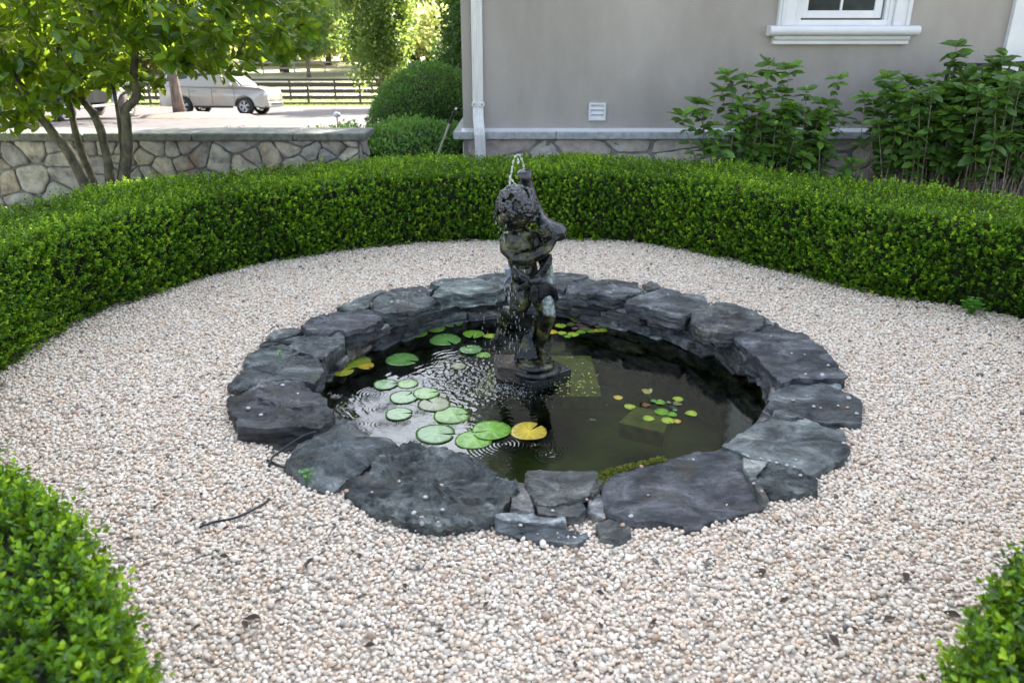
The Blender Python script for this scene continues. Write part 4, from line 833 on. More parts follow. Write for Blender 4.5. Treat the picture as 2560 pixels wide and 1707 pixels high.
# small broad-leaved weed at the hedge foot and clover at the right
def weed(name, label, c, n, h, lf, seed, spread=.05):
    rd = random.Random(seed); root = tag(empty(name, (0, 0, 0)), label, 'weed'); st = MB(); P, D, Nn, L, T = [], [], [], [], []
    for i in range(n):
        a = rd.uniform(0, 6.28); t = Vector((c[0] + math.cos(a) * spread * rd.random(), c[1] + math.sin(a) * spread * rd.random(), h * rd.uniform(.4, 1))); b0 = Vector((c[0], c[1], 0))
        st.tube([b0, b0.lerp(t, .5) + Vector((0, 0, h * .12)), t], [.002, .0017, .0012], 4)
        for k in range(3): a2 = a + k * 2.1; P.append(t); D.append((math.cos(a2), math.sin(a2), .2)); Nn.append((0, -.4, 1)); L.append(lf * rd.uniform(.7, 1.1)); T.append(rd.random())
    leaves('leaf_cluster', P, D, Nn, np.array(L), np.array(L) * .8, M['weed'], root, np.array(T), .1, .06); st.build('stems', M['weed'], root)
p = W(1740, 630, z=0); weed('weed', 'bright green heart-leaved weed growing out of the foot of the back hedge', (p.x, p.y + .02), 9, .17, .06, 1, .12)
p = W(2425, 790, z=0); weed('weed', 'pale clover-like weed growing at the foot of the right hand hedge', (p.x, p.y), 40, .12, .028, 2, .075)
p = W(765, 1168, z=.1); 
weed('weed', 'tiny pale green seedling on the humped boulder slab at the front left of the pond', (p.x, p.y), 9, .10, .012, 3, .04)
p = W(700, 893, z=.05); weed('weed', 'tiny seedling in a crack between the left hand pond slabs', (p.x, p.y), 6, .09, .012, 4, .04)

# ------------------------------------------------------------------ magnolia with several stems behind the wall-side hedge
def magnolia():
    rd = random.Random(21); root = tag(empty('magnolia_tree', (0, 0, 0)), 'low spreading multi-stemmed tree with big glossy leaves in front of the stone wall', 'tree'); mb = []
    tr = [([(225, 500), (215, 470), (180, 400), (150, 355), (120, 315), (95, 290), (60, 230), (10, 140), (-40, 40)], 7.55, -.1, .062),
          ([(240, 500), (236, 470), (215, 410), (195, 350), (180, 290), (160, 200), (140, 60), (130, -120)], 7.75, .1, .048),
          ([(285, 500), (278, 455), (268, 400), (252, 330), (232, 285), (200, 240), (190, 150), (230, 20), (240, -160)], 7.6, .25, .052),
          ([(312, 500), (310, 450), (318, 380), (318, 310), (316, 275), (340, 243), (334, 190), (345, 80), (400, -60), (440, -220)], 7.5, -.1, .058),
          ([(298, 500), (300, 450), (304, 380), (300, 330), (290, 250), (270, 120), (300, -40)], 7.8, .2, .03)]
    limbs = []
    for px, Y, dy, r in tr:
        pts = [W(x, y, Y=Y + dy * i / len(px)) for i, (x, y) in enumerate(px)]
        pts[0].z = -.05
        sm = []
        for i in range(len(pts) - 1):
            for k in range(4):
                t = k / 4; p0 = pts[max(0, i - 1)]; p1 = pts[i]; p2 = pts[i + 1]; p3 = pts[min(len(pts) - 1, i + 2)]
                sm.append(.5 * (2 * p1 + (p2 - p0) * t + (2 * p0 - 5 * p1 + 4 * p2 - p3) * t * t + (3 * p1 - p0 - 3 * p2 + p3) * t ** 3))
        sm.append(pts[-1]); n = len(sm)
        sm = [p + Vector((mn.noise(p * 4), mn.noise(p * 4 + Vector((5, 5, 5))), 0)) * .02 for p in sm]
        b = MB(); b.tube(sm, [r * (1 - .62 * i / n) * (1 + .12 * mn.noise(sm[i] * 9)) for i in range(n)], 12); b.build('trunk', M['bark'], root, True); limbs.append(sm[n // 2:])
    E = [((-5.0, 7.7, 2.35), (1.7, 1.25, 1.30), 520), ((-3.75, 7.6, 2.52), (1.45, 1.15, 1.22), 480), ((-2.72, 7.45, 2.12), (.98, .9, .74), 240), ((-3.9, 7.7, 3.5), (1.8, 1.3, .9), 90), ((-6.3, 7.9, 2.5), (1.2, 1.1, 1.2), 120), ((-5.0, 7.35, 1.30), (.8, .5, .40), 60)]
    nodes_ = [p for l in limbs for p in l]; br = MB(); P, D, Nn, L, T = [], [], [], [], []
    targets = []
    for c, r, n in E:
        for i in range(n):
            while True:
                q = Vector((rd.uniform(-1, 1), rd.uniform(-1, 1), rd.uniform(-1, 1)))
                if q.length < 1: break
            if q.length > 0.01 and rd.random() < .6: q = q.normalized() * (q.length ** .35)
            targets.append(Vector((c[0] + q.x * r[0], c[1] + q.y * r[1], c[2] + q.z * r[2])))
    targets.sort(key=lambda t: min((t - p).length for p in nodes_))
    for t in targets:
        if t.z < .95: continue
        near = min(nodes_, key=lambda p: (t - p).length + max(0, p.z - t.z) * .8)
        if (t - near).length > 1.6: continue
        mid = near.lerp(t, .5) + Vector((rd.uniform(-.05, .05), rd.uniform(-.05, .05), .04)); ln = (t - near).length
        br.tube([near, mid, t], [.004 + .010 * min(1, ln), .004 + .004 * ln, .0028], 5); nodes_.append(t); nodes_.append(mid)
        ax = ((t - mid).normalized() + Vector((0, 0, .55))).normalized(); S = ax.orthogonal().normalized(); U = ax.cross(S); a0 = rd.uniform(0, 6)
        m_ = rd.choice([6, 7, 8, 9])
        for k in range(m_):
            a = a0 + k * 2.4; el = .25 + .75 * k / m_; d = (S * math.cos(a) + U * math.sin(a)) * (1.1 - .6 * el) + ax * el
            P.append(t - ax * (.09 * (1 - k / m_))); D.append(d); Nn.append(ax * 1.0 - d * .4 + Vector((rd.uniform(-.4, .4), rd.uniform(-.4, .4), rd.uniform(0, .4)))); L.append(rd.uniform(.10, .165)); T.append(.31 + rd.uniform(-.28, .36) + .2 * (k > m_ - 3))
    leaves('crown', [tuple(p) for p in P], [tuple(p) for p in D], [tuple(p) for p in Nn], np.array(L), np.array(L) * .46, M['magleaf'], root, np.array(T), .10, .12)
    br.build('branches', M['bark'], root)
magnolia()

# ------------------------------------------------------------------ clipped and spreading shrubs past the wall
def ball(name, label, cat, c, r, n, leaf, mat, seed, tone=.5, amp=.05, ragged=0, flat=.0, core=True, cen=.8):
    g = np.random.default_rng(seed); root = tag(empty(name, (0, 0, 0)), label, cat); r = np.array(r)
    q = g.normal(size=(n, 3)); q /= np.linalg.norm(q, axis=1)[:, None]
    lm = lump(q[:, 0] * 2.1 + c[0], q[:, 1] * 2.1, q[:, 2] * 2.1, 1.7) * amp + g.normal(size=n) * ragged
    rad = (1 - g.uniform(0, .12, n) + lm)[:, None]
    P = np.array(c) + q * r * rad; keep = P[:, 2] > c[2] - r[2] * cen; P, q, lm = P[keep], q[keep], lm[keep]; n = len(P)
    D = q * .8 + g.normal(size=(n, 3)) * .5 + np.array([0, 0, .45]); Nn = q + g.normal(size=(n, 3)) * .6
    T = tone + lm * 1.6 + g.normal(size=n) * .17 + q[:, 2] * .12
    leaves('foliage', P, D, Nn, leaf * g.uniform(.7, 1.3, n), leaf * .5, mat, root, T)
    if core:
        bm = bmesh.new(); bmesh.ops.create_icosphere(bm, subdivisions=3, radius=1)
        for v in bm.verts: v.co = Vector((c[0] + v.co.x * r[0] * .86, c[1] + v.co.y * r[1] * .86, max(c[2] - r[2] * cen - .1, c[2] + v.co.z * r[2] * .86)))
        me = bpy.data.meshes.new('dark_core'); bm.to_mesh(me); bm.free(); link('dark_core', me, M['core'], root)  # dark filler body added so no light passes through the leaf shell
    return root
ball('round_shrub', 'big clipped dome-shaped evergreen shrub beside the corner of the house', 'shrub', (-1.27, 12.6, .40), (1.04, 1.1, 1.03), 34000, .040, M['yew'], 1, .62, .05, .012)
ball('low_shrub', 'feathery low spreading green shrub in front of the big clipped dome', 'shrub', (-1.2, 10.5, .10), (1.25, .85, .64), 17000, .055, M['juniper'], 2, .55, .10, .05)
ball('low_shrub', 'small loose shrub just behind the end of the stone wall cap', 'shrub', (-2.25, 10.2, .25), (.6, .5, .45), 3500, .05, M['juniper'], 3, .5, .12, .06)
def tree(name, label, c, r, trunk_r, n, leaf, mat, seed, tone=.5, clumps=26, base=None, group=None, stems=True, bark='bark2'):
    """trunk, limbs and a crown of leaf clumps with gaps; centre c, radii r"""
    g = np.random.default_rng(seed); rd = random.Random(seed); bx, by = base or (c[0], c[1]); bz = gz(bx, by) - .1
    root = tag(empty(name, (bx, by, 0)), label, 'tree', group); root.location = (0, 0, 0); P_, D_, N_, T_ = [], [], [], []
    b = MB(); top = Vector((c[0], c[1], c[2] + r[2] * .5)); b0 = Vector((bx, by, bz)); m = b0.lerp(top, .45) + Vector((rd.uniform(-.1, .1) * r[0], 0, 0))
    path = [b0 * (1 - t) ** 2 + m * 2 * t * (1 - t) + top * t * t for t in np.linspace(0, 1, 10)]
    b.tube(path, [trunk_r * (1.25 if i == 0 else 1 - .085 * i) for i in range(10)], 9)
    for i in range(clumps):
        q = Vector(g.normal(size=3)).normalized() * rd.uniform(.35, .95) ** .7; cc = Vector((c[0] + q.x * r[0], c[1] + q.y * r[1], c[2] + q.z * r[2])); cr = rd.uniform(.22, .40)
        st = path[min(8, max(2, int((cc.z - bz) / (top.z - bz + .01) * 8)))]
        b.tube([st, st.lerp(cc, .5) + Vector((0, 0, .05 * r[2])), cc], [trunk_r * .35, trunk_r * .22, trunk_r * .06], 5)
        k = int(n / clumps); w = g.normal(size=(k, 3)); w /= np.linalg.norm(w, axis=1)[:, None]; w *= (g.uniform(.1, 1, k) ** .5)[:, None]
        P_.append(np.array(cc) + w * r * cr * np.array([1.15, 1.15, .75])); D_.append(w + g.normal(size=(k, 3)) * .7 + [0, 0, -.1]); N_.append(g.normal(size=(k, 3)) + [0, 0, 1.0]); T_.append(tone + rd.uniform(-.14, .14) + w[:, 2] * .12 + g.normal(size=k) * .12)
    P_, D_, N_, T_ = map(np.concatenate, (P_, D_, N_, T_)); n = len(P_)
    leaves('crown', P_, D_, N_, leaf * g.uniform(.7, 1.3, n), leaf * .6, mat, root, T_)
    b.build('trunk', M[bark], root, True)
    return root
tree('evergreen_tree', 'dark dense evergreen tree rising right beside the house corner', (-.15, 16.0, 3.6), (1.75, 1.7, 3.3), .2, 42000, .085, M['yew'], 5, .38, 50)
tree('small_tree', 'loose leafy small tree between the far field and the dark evergreen', (-3.15, 19.0, 2.45), (1.0, .95, 1.95), .10, 13000, .095, M['looseleaf'], 6, .48, 46)
tree('driveway_tree', 'tree with a pale rough trunk on the mulch island by the tan vehicle', (-13.0, 31, 6.9), (4.8, 4.5, 3.4), .22, 9000, .26, M['looseleaf'], 8, .6, 40, base=(-13.2, 31))
tree('driveway_tree', 'broad tree beyond the drive, almost wholly hidden behind the evergreen and house corner', (-2.6, 46.5, 6.4), (3.2, 3.2, 3.2), .22, 7000, .28, M['looseleaf'], 9, .5, 34, base=(-2.6, 46.5))
# far trees on the other side of the field
protos = []
random.seed(31)
labs = ['pale backlit broad tree far beyond the paddock', 'tall loose backlit tree far beyond the paddock', 'bushy yellow-green tree far beyond the paddock']
far = []
for i in range(3):
    t = tree('far_tree', labs[i], (0, 0, 6.5 if i < 2 else 4.2), ((5, 5, 5.6), (3.8, 3.8, 7.0), (5.6, 5.2, 4.2))[i], .35, 7500, .42, M['farleaf'], 40 + i, (.55, .45, .62)[i], 44, base=(0, 0), group='trees beyond the paddock'); far.append(t)
def copy_tree(o, parent=None):
    c = o.copy(); col.objects.link(c); c.parent = parent
    for ch in o.children: copy_tree(ch, c)
    return c
spots = []
for i in range(46):
    az = R(-50 + i * 1.15 + random.uniform(-.5, .5)); d = random.choice([100, 112, 125, 140]) + random.uniform(-5, 5); spots.append((math.sin(az) * d, math.cos(az) * d))
for i, (x, y) in enumerate(spots):
    o = far[i] if i < 3 else copy_tree(far[i % 3]); s = random.uniform(1.15, 1.7)
    o.location = (x, y, gz(x, y) + .2); o.rotation_euler = (0, 0, random.uniform(0, 6)); o.scale = (s, s, s * random.uniform(.9, 1.15))
def small_tree_dark(x, y, h, seed, lab):
    tree('far_tree', lab, (x, y, gz(x, y) + h * .6), (h * .36, h * .34, h * .42), .22, 6000, .3, M['looseleaf'], seed, .4, 36)
small_tree_dark(-21.5, 84, 9, 61, 'dark ivy-clad tree at the edge of the far field right of the magnolia')
small_tree_dark(-46, 62, 10, 64, 'large mid-green tree at the field edge on the far left')

# ------------------------------------------------------------------ paddock fences
def fence(name, label, A, B, sp, h, rails, mat, grp, pw=.12):
    root = tag(empty(name, (0, 0, 0)), label, 'fence', grp); A, B = Vector(A), Vector(B); L = (B - A).length; n = int(L / sp); d = (B - A) / n; nn = Vector((-d.y, d.x)).normalized()
    for i in range(n + 1):
        p = A + d * i; z = gz(p.x, p.y); b = MB(); b.box((p.x - pw / 2, p.y - pw / 2, z - .1), (p.x + pw / 2, p.y + pw / 2, z + h + .04)); b.build('post', M[mat], root)
    for k in range(rails):
        b = MB(); zz = h - k * (h - .12) / (rails - 1) if rails > 1 else h
        for i in range(n):
            p, q = A + d * i, A + d * (i + 1); zp, zq = gz(p.x, p.y) + zz, gz(q.x, q.y) + zz; o = nn * -.08
            v = []
            for (w, zw) in ((p, zp), (q, zq)):
                for a, c in ((-.02, -.075), (.02, -.075), (.02, .075), (-.02, .075)): v.append((w.x + o.x + nn.x * a, w.y + o.y + nn.y * a, zw + c))
            b.add(v, [(0, 1, 2, 3), (7, 6, 5, 4), (0, 4, 5, 1), (1, 5, 6, 2), (2, 6, 7, 3), (3, 7, 4, 0)])
        b.build('rail', M[mat], root)
fence('paddock_fence', 'near dark board fence running along the far side of the driveway', (-29.8, 44.5), (3, 47.2), 2.75, 1.22, 4, 'fencewood', 'paddock fences')
fence('paddock_fence', 'second dark board fence standing just behind the near one', (-26, 51), (3, 51.4), 2.75, 1.25, 4, 'fencewood', 'paddock fences')
fence('paddock_fence', 'farthest pale board fence rising across the sunlit field', (-34, 86), (-12, 95), 3.0, 1.3, 3, 'fencegrey', 'paddock fences', .14)
# grass verge and tufts under the fences
def tufts(name, label, xr, yr, n, h, tone):
    g = np.random.default_rng(5); x = g.uniform(*xr, n); y = g.uniform(*yr, n); z = np.array([gz(a, b_) for a, b_ in zip(x, y)]) - .02
    P = np.stack([x, y, z], 1); D = g.normal(size=(n, 3)) * .3 + [0, 0, 1]; N_ = g.normal(size=(n, 3)) * [1, 1, .1]
    o = leaves(name, P, D, N_, h * g.uniform(.5, 1.3, n), h * .22, M['grass'], None, tone + g.normal(size=n) * .2); tag(o, label, 'grass', kind='stuff')
tufts('grass', 'rough green grass along and behind the dark paddock fences', (-34, 4), (43.8, 56), 26000, .14, .55)

# ------------------------------------------------------------------ vehicles
def wheel(root, x, y, z, r, w, side, tyre='rubber', spokes=5, turn=0):
    b = MB(); b.lathe([(r * .62, -w / 2), (r * .9, -w / 2), (r, -w * .35), (r, w * .35), (r * .9, w / 2), (r * .62, w / 2), (r * .62, -w / 2)], (0, 0, 0), 32, 'Y', cap=False)
    t = b.build('wheel', M[tyre], root, True); t.location = (x, y, z); t.rotation_euler = (0, 0, turn)
    b = MB(); b.lathe([(r * .63, -w * .42 * -side), (r * .66, w * .46 * side), (r * .60, w * .47 * side), (r * .56, w * .2 * side)], (0, 0, 0), 28, 'Y', cap=False)
    for k in range(spokes):
        a = 2 * math.pi * k / spokes + .3
        for da in (-.16, .16):
            p = Vector((math.cos(a) * r * .1, side * w * .42, math.sin(a) * r * .1)); q = Vector((math.cos(a + da) * r * .6, side * w * .40, math.sin(a + da) * r * .6)); b.tube([p, q], [r * .07, r * .055], 6)
    b.lathe([(r * .16, side * w * .30), (r * .15, side * w * .47), (.01, side * w * .49)], (0, 0, 0), 16, 'Y'); b.build('rim', M['chrome'], t, True)
    b = MB(); b.lathe([(r * .5, side * w * .05), (.01, side * w * .06)], (0, 0, 0), 20, 'Y'); b.build('brake_disc', M['plastic'], t)
def suv():
    root = tag(empty('parked_suv', (-12.9, 33.4, 0)), 'champagne-coloured boxy family SUV parked side-on on the driveway', 'car')
    hw = .96
    # lower body outline with wheel arches, x forward, z up
    def arch(cx, r0, n=12, rev=False): return [(cx + r0 * math.cos(a), .36 + r0 * math.sin(a)) for a in np.linspace(math.pi, 0, n)]
    fwx, rwx = 1.40, -1.38
    bot = [(-2.38, .42), (-2.30, .34)] + [p for p in arch(rwx, .44) if p[1] > .30] + [p for p in arch(fwx, .44) if p[1] > .30] + [(2.22, .30), (2.36, .40)]
    topl = [(2.43, .62), (2.42, .90), (2.34, 1.06), (2.12, 1.14), (1.35, 1.21), (1.12, 1.23), (-2.30, 1.20), (-2.42, 1.10), (-2.44, .70)]
    outline = bot + topl
    v = []; f = []; n = len(outline)
    for s in (-1, 1):
        for k, (ins, q) in enumerate(((.0, 1), )):
            for x, z in outline:
                tuck = .05 * max(0, (z - .75)) ** 1 + (.10 if x > 2.15 else 0) + (.04 if x < -2.3 else 0); v.append((x, s * (hw - tuck), z))
    f = [tuple(range(n - 1, -1, -1)), tuple(n + i for i in range(n))] + [(i, (i + 1) % n, (i + 1) % n + n, i + n) for i in range(n)]
    body = mk('body', v, f, M['paint'], root)
    bm = bmesh.new(); bm.from_mesh(body.data); bmesh.ops.recalc_face_normals(bm, faces=bm.faces); bm.to_mesh(body.data); bm.free()
    md = body.modifiers.new('b', 'BEVEL'); md.width = .035; md.segments = 3; md.limit_method = 'ANGLE'; md.angle_limit = R(35)
    # greenhouse
    lo = [(-2.36, 1.13), (1.22, 1.15)]; rf = [(-2.12, 1.76), (-1.9, 1.80), (0.1, 1.81), (.42, 1.76)]
    b = MB(); ring = [(-2.38, 1.18, .90), (1.28, 1.20, .90), (.62, 1.78, .72), (.35, 1.84, .68), (-2.05, 1.86, .68), (-2.26, 1.80, .70)]
    v = [(x, -y, z) for x, z, y in ring] + [(x, y, z) for x, z, y in ring]; k = 6
    b.add(v, [tuple(range(k - 1, -1, -1)), tuple(range(k, 2 * k))] + [(i, (i + 1) % k, (i + 1) % k + k, i + k) for i in range(k)]); b.build('cabin', M['paint'], root, bevel=.03)
    def side(x0, x1, s, name='side_window', za=1.25, zb=1.72, slant0=0, slant1=0):
        def yy(z): return s * (.90 + (z - 1.13) * (.70 - .90) / .66 + .012)
        b = MB(); q = [(x0, za), (x1, za), (x1 + slant1, zb), (x0 + slant0, zb)]; v = [(x, yy(z), z) for x, z in q] + [(x, yy(z) - s * .03, z) for x, z in q]
        b.add(v, [(0, 1, 2, 3), (7, 6, 5, 4), (0, 4, 5, 1), (1, 5, 6, 2), (2, 6, 7, 3), (3, 7, 4, 0)]); b.build(name, M['carglass'], root)
    for s in (-1, 1):
        side(.02, 1.02, s, slant1=-.56); side(-1.0, -.04, s); side(-2.12, -1.12, s, slant0=.14)
        b = MB(); b.box((-1.0, s * .955 - .006, .70), (1.0, s * .955 + .006, .74)); b.build('side_moulding', M['paint'], root, bevel=.004)
        for dx in (-.02, -1.03, .98):
            b = MB(); b.box((dx - .006, s * .9605 - .003, .42), (dx + .006, s * .9605 + .003, 1.1)); b.build('door_gap', M['plastic'], root)
        for dx in (.12, -.85):
            b = MB(); b.box((dx - .09, s * .965 - .015, .99), (dx + .09, s * .965 + .015, 1.02)); b.build('door_handle', M['paint'], root, bevel=.008)
        b = MB(); b.box((.80, s * 1.03 - .10, 1.17), (.95, s * 1.03 + .08, 1.33)); b.build('wing_mirror', M['paint'], root, bevel=.04)
        b = MB(); b.tube([(-1.9, s * .60, 1.84), (.1, s * .60, 1.85)], .018, 6); b.build('roof_rail', M['chrome'], root)
        b = MB(); b.box((2.26, s * .72 - .17, .80), (2.405, s * .72 + .13, .96)); b.build('headlight', M['lamp'], root, bevel=.03)
        b = MB(); b.box((-2.46, s * .80 - .06, .85), (-2.36, s * .80 + .08, 1.2)); b.build('tail_light', M['signal'], root, bevel=.02)
        b = MB(); b.box((-.9, s * .93 - .03, .30), (.88, s * .93 + .02, .40)); b.build('sill', M['plastic'], root, bevel=.02)
        for x in (fwx, rwx): wheel(root, x, s * .85, .375, .385, .25, s, 'rubber', 5, -.12 * (x > 0))
    b = MB(); q = [(1.285, 1.235, .80), (.66, 1.76, .64)]; v = []
    for x, z, y in q: v += [(x, -y, z), (x, y, z)]
    v += [(x + .02, y, z + .02) for x, y, z in v]; b.add(v, [(0, 1, 3, 2), (6, 7, 5, 4), (0, 4, 5, 1), (2, 3, 7, 6), (0, 2, 6, 4), (1, 5, 7, 3)]); b.build('windscreen', M['carglass'], root)
    b = MB()
    for z in (.80, .86, .92): b.box((2.39, -.50, z), (2.435, .50, z + .028))
    b.build('grille', M['chrome'], root); b = MB(); b.box((2.30, -.86, .33), (2.46, .86, .56)); b.build('front_bumper', M['paint'], root, bevel=.04)
    b = MB(); b.box((2.38, -.6, .42), (2.468, .6, .50)); b.build('air_intake', M['plastic'], root)
    b = MB(); b.box((-2.50, -.88, .36), (-2.38, .88, .62)); b.build('rear_bumper', M['paint'], root, bevel=.04)
    x, y = -12.4, 33.6; root.scale = (.96, .96, .96); root.location = (x, y, gz(x, y) + .0); root.rotation_euler = (R(-2.8), 0, R(-5))
suv()
def offroader():
    root = tag(empty('off_road_vehicle', (0, 0, 0)), 'dark boxy off-road vehicle with dusty wheels, mostly hidden by the magnolia leaves', 'car')
    # x forward; seen from its right rear
    b = MB(); b.prism([(-2.0, .62), (-1.9, .55), (-1.75, .9), (-1.2, .98), (-.72, .62), (.62, .58), (1.0, .98), (1.75, .98), (1.95, .75), (2.0, .9), (1.95, 1.22), (.72, 1.28), (-2.0, 1.28)], -.72, .72, 'Y'); b.build('body', M['paint2'], root, bevel=.03)
    b = MB(); b.prism([(-2.0, 1.285), (.75, 1.285), (.42, 1.84), (-1.95, 1.86)], -.69, .69, 'Y'); b.build('cabin', M['carglass'], root, bevel=.03)
    b = MB(); b.prism([(-2.03, 1.80), (.5, 1.80), (.42, 1.90), (-1.98, 1.92)], -.72, .72, 'Y'); b.build('roof', M['paint2'], root, bevel=.03)
    for s in (-1, 1):
        for cx in (-1.35, 1.35):
            b = MB(); pr = [(cx + r_ * math.cos(a), .45 + r_ * math.sin(a)) for r_, an in ((.62, np.linspace(2.9, .24, 10)), (.50, np.linspace(.24, 2.9, 10))) for a in an]; b.prism(pr, s * .70, s * .92, 'Y'); b.build('fender', M['trim'] if cx > 0 else M['plastic'], root, bevel=.01)
            wheel(root, cx, s * .80, .42, .42, .28, s, 'tyre_dust' if cx > 0 else 'rubber', 5, .25 if cx > 0 else 0)
        b = MB(); b.tube([(-.75, s * .90, .50), (.75, s * .90, .50)], .045, 8); b.build('step_bar', M['chrome'], root)
        b = MB(); b.box((-.02, s * .722 - .004, .7), (0, s * .722 + .004, 1.26)); b.build('door_gap', M['plastic'], root)
        for cx in (-1.97, .68, -.75): b = MB(); b.prism([(cx - .04, 1.285), (cx + .06, 1.285), (cx + (.06 if cx < 0 else -.26), 1.82), (cx + (-.02 if cx < 0 else -.34), 1.82)], s * .685, s * .705, 'Y'); b.build('pillar', M['paint2'], root)
        b = MB(); b.box((-2.02, s * .6 - .06, .95), (-1.98, s * .6 + .06, 1.12)); b.build('tail_light', M['signal'], root)
    b = MB(); b.lathe([(.15, -2.32), (.38, -2.32), (.42, -2.24), (.42, -2.10), (.38, -2.04), (.15, -2.04)], (0, 0, 0), 28, 'Y'); o = b.build('spare_wheel', M['rubber'], root, True); o.rotation_euler = (0, 0, R(-90)); o.location = (0, 0, 1.15)
    o.location = (-4.20 + 2.1 - .1 + 0.0, 0, 1.15); o.location = (0, 0, 1.15)
    b = MB(); b.box((-2.2, -.8, .55), (-2.0, .8, .70)); b.build('rear_bumper', M['plastic'], root, bevel=.02); b = MB(); b.box((1.95, -.8, .58), (2.15, .8, .74)); b.build('front_bumper', M['plastic'], root, bevel=.02)
    b = MB(); b.box((-2.03, -.15, .76), (-2.01, .15, .86)); b.build('number_plate', M['hosegrey'], root)
    x, y = -15.9, 28.8; root.location = (x, y, gz(x, y)); root.rotation_euler = (0, 0, R(68))
offroader()

# ------------------------------------------------------------------ organic bodies grown from overlapping balls and remeshed into one surface
def blob(name, segs, voxel, mat, parent=None, smooth_it=4, ells=(), disp=None, sub=2):
    b_ = bmesh.new(); bmesh.ops.create_icosphere(b_, subdivisions=sub, radius=1); b_.verts.ensure_lookup_table()
    TV = np.array([v.co[:] for v in b_.verts]); TF = np.array([[v.index for v in f.verts] for f in b_.faces]); b_.free(); VV = []; FF = []
    def ball_(p, r, rot=None):
        q = TV * (np.array(r) if hasattr(r, '__len__') else r)
        if rot is not None: q = q @ np.array(rot).T
        FF.append(TF + len(TV) * len(VV)); VV.append(q + np.array(p[:]))
    for s in segs:
        for (p, r), (q, r2) in zip(s[:-1], s[1:]):
            p, q = Vector(p), Vector(q); n = max(2, int((q - p).length / (.35 * min(r, r2))) + 1); n = min(n, 40)
            for i in range(n + 1): t = i / n; ball_(p.lerp(q, t), r + (r2 - r) * t)
    for e in ells: ball_(Vector(e[0]), e[1], (Matrix.Rotation(R(e[2][2]), 3, 'Z') @ Matrix.Rotation(R(e[2][1]), 3, 'Y') @ Matrix.Rotation(R(e[2][0]), 3, 'X')) if len(e) > 2 else None)
    o = npmesh(name, np.concatenate(VV), np.concatenate(FF), mat, parent, None, True)
    r = o.modifiers.new('r', 'REMESH'); r.mode = 'VOXEL'; r.voxel_size = voxel; r.use_smooth_shade = True
    if smooth_it: s = o.modifiers.new('s', 'SMOOTH'); s.iterations = smooth_it; s.factor = .6
    if disp:
        t = bpy.data.textures.new(name, 'CLOUDS'); t.noise_scale = disp[0]; t.noise_depth = 2; d = o.modifiers.new('d', 'DISPLACE'); d.texture = t; d.strength = disp[1]; d.mid_level = .5
    return o
# person standing beyond the magnolia
def person():
    c = W(45, 312, Y=25); x, y = c.x, 25.0; z = gz(x, y) + .015
    root = tag(empty('person', (x, y, z)), 'standing person in dark top and blue jeans, glimpsed through the magnolia leaves', 'person')
    j = dict(hipL=(-.09, 0, .92), kL=(-.11, .0, .5), aL=(-.13, .04, .09), hipR=(.09, 0, .92), kR=(.13, -.03, .5), aR=(.17, .03, .09))
    body = [[((0, 0, .95), .13), ((0, 0, 1.15), .125), ((0, 0, 1.36), .14), ((0, 0, 1.47), .06), ((0, -.01, 1.56), .055)],
            [(j['hipL'], .085), (j['kL'], .055), (j['aL'], .035)], [(j['hipR'], .085), (j['kR'], .055), (j['aR'], .035)],
            [((-.17, 0, 1.40), .052), ((-.23, .03, 1.12), .04), ((-.17, -.14, .93), .03)], [((.17, 0, 1.40), .052), ((.24, .02, 1.13), .04), ((.2, -.12, .95), .03)]]
    for s in (-1, 1):
        w = Vector((-.17 if s < 0 else .2, -.14 if s < 0 else -.12, .93 if s < 0 else .95)); body.append([(w, .03), (w + Vector((0, -.06, -.05)), .035)])
        for k in range(4): body.append([(w + Vector((-.025 + .017 * k, -.08, -.06)), .0095), (w + Vector((-.028 + .018 * k, -.11, -.10 - .005 * (k in (1, 2)))), .008), (w + Vector((-.028 + .018 * k, -.105, -.13)), .007)])
        body.append([(w + Vector((-s * .03, -.05, -.04)), .011), (w + Vector((-s * .05, -.09, -.07)), .009)])
        body.append([(Vector(j['aL' if s < 0 else 'aR']), .035), (Vector(j['aL' if s < 0 else 'aR']) + Vector((0, -.16, -.055)), .03)])
    p = blob('body', body, .012, M['skin'], root, 3, [((0, -.01, 1.66), (.075, .095, .115)), ((0, -.105, 1.65), (.014, .02, .022)), ((-.078, 0, 1.655), (.012, .02, .028)), ((.078, 0, 1.655), (.012, .02, .028)), ((0, -.085, 1.595), (.03, .02, .012))])
    blob('jeans', [[((0, 0, .97), .145), ((0, 0, .9), .14)], [(j['hipL'], .10), (j['kL'], .072), (j['aL'], .056)], [(j['hipR'], .10), (j['kR'], .072), (j['aR'], .056)]], .014, M['denim'], root, 3, disp=(.12, .01))
    blob('shirt', [[((0, 0, 1.0), .15), ((0, 0, 1.2), .145), ((0, 0, 1.38), .155), ((0, 0, 1.44), .10)], [((-.12, 0, 1.42), .07), ((-.22, .02, 1.2), .055)], [((.12, 0, 1.42), .07), ((.22, .02, 1.2), .055)]], .014, M['shirt'], root, 4, [((0, 0, 1.40), (.22, .10, .07))], (.12, .01))
    blob('hair', [], .01, M['hairdark'], root, 3, [((0, .015, 1.70), (.088, .105, .10)), ((0, .05, 1.62), (.075, .06, .09))], (.03, .008))
    for s in ('aL', 'aR'): a = Vector(j[s]); blob('shoe', [[(a + Vector((0, .02, -.04)), .045), (a + Vector((0, -.15, -.055)), .036)]], .012, M['plastic'], root, 2)
    root.rotation_euler = (0, 0, R(15))
person()

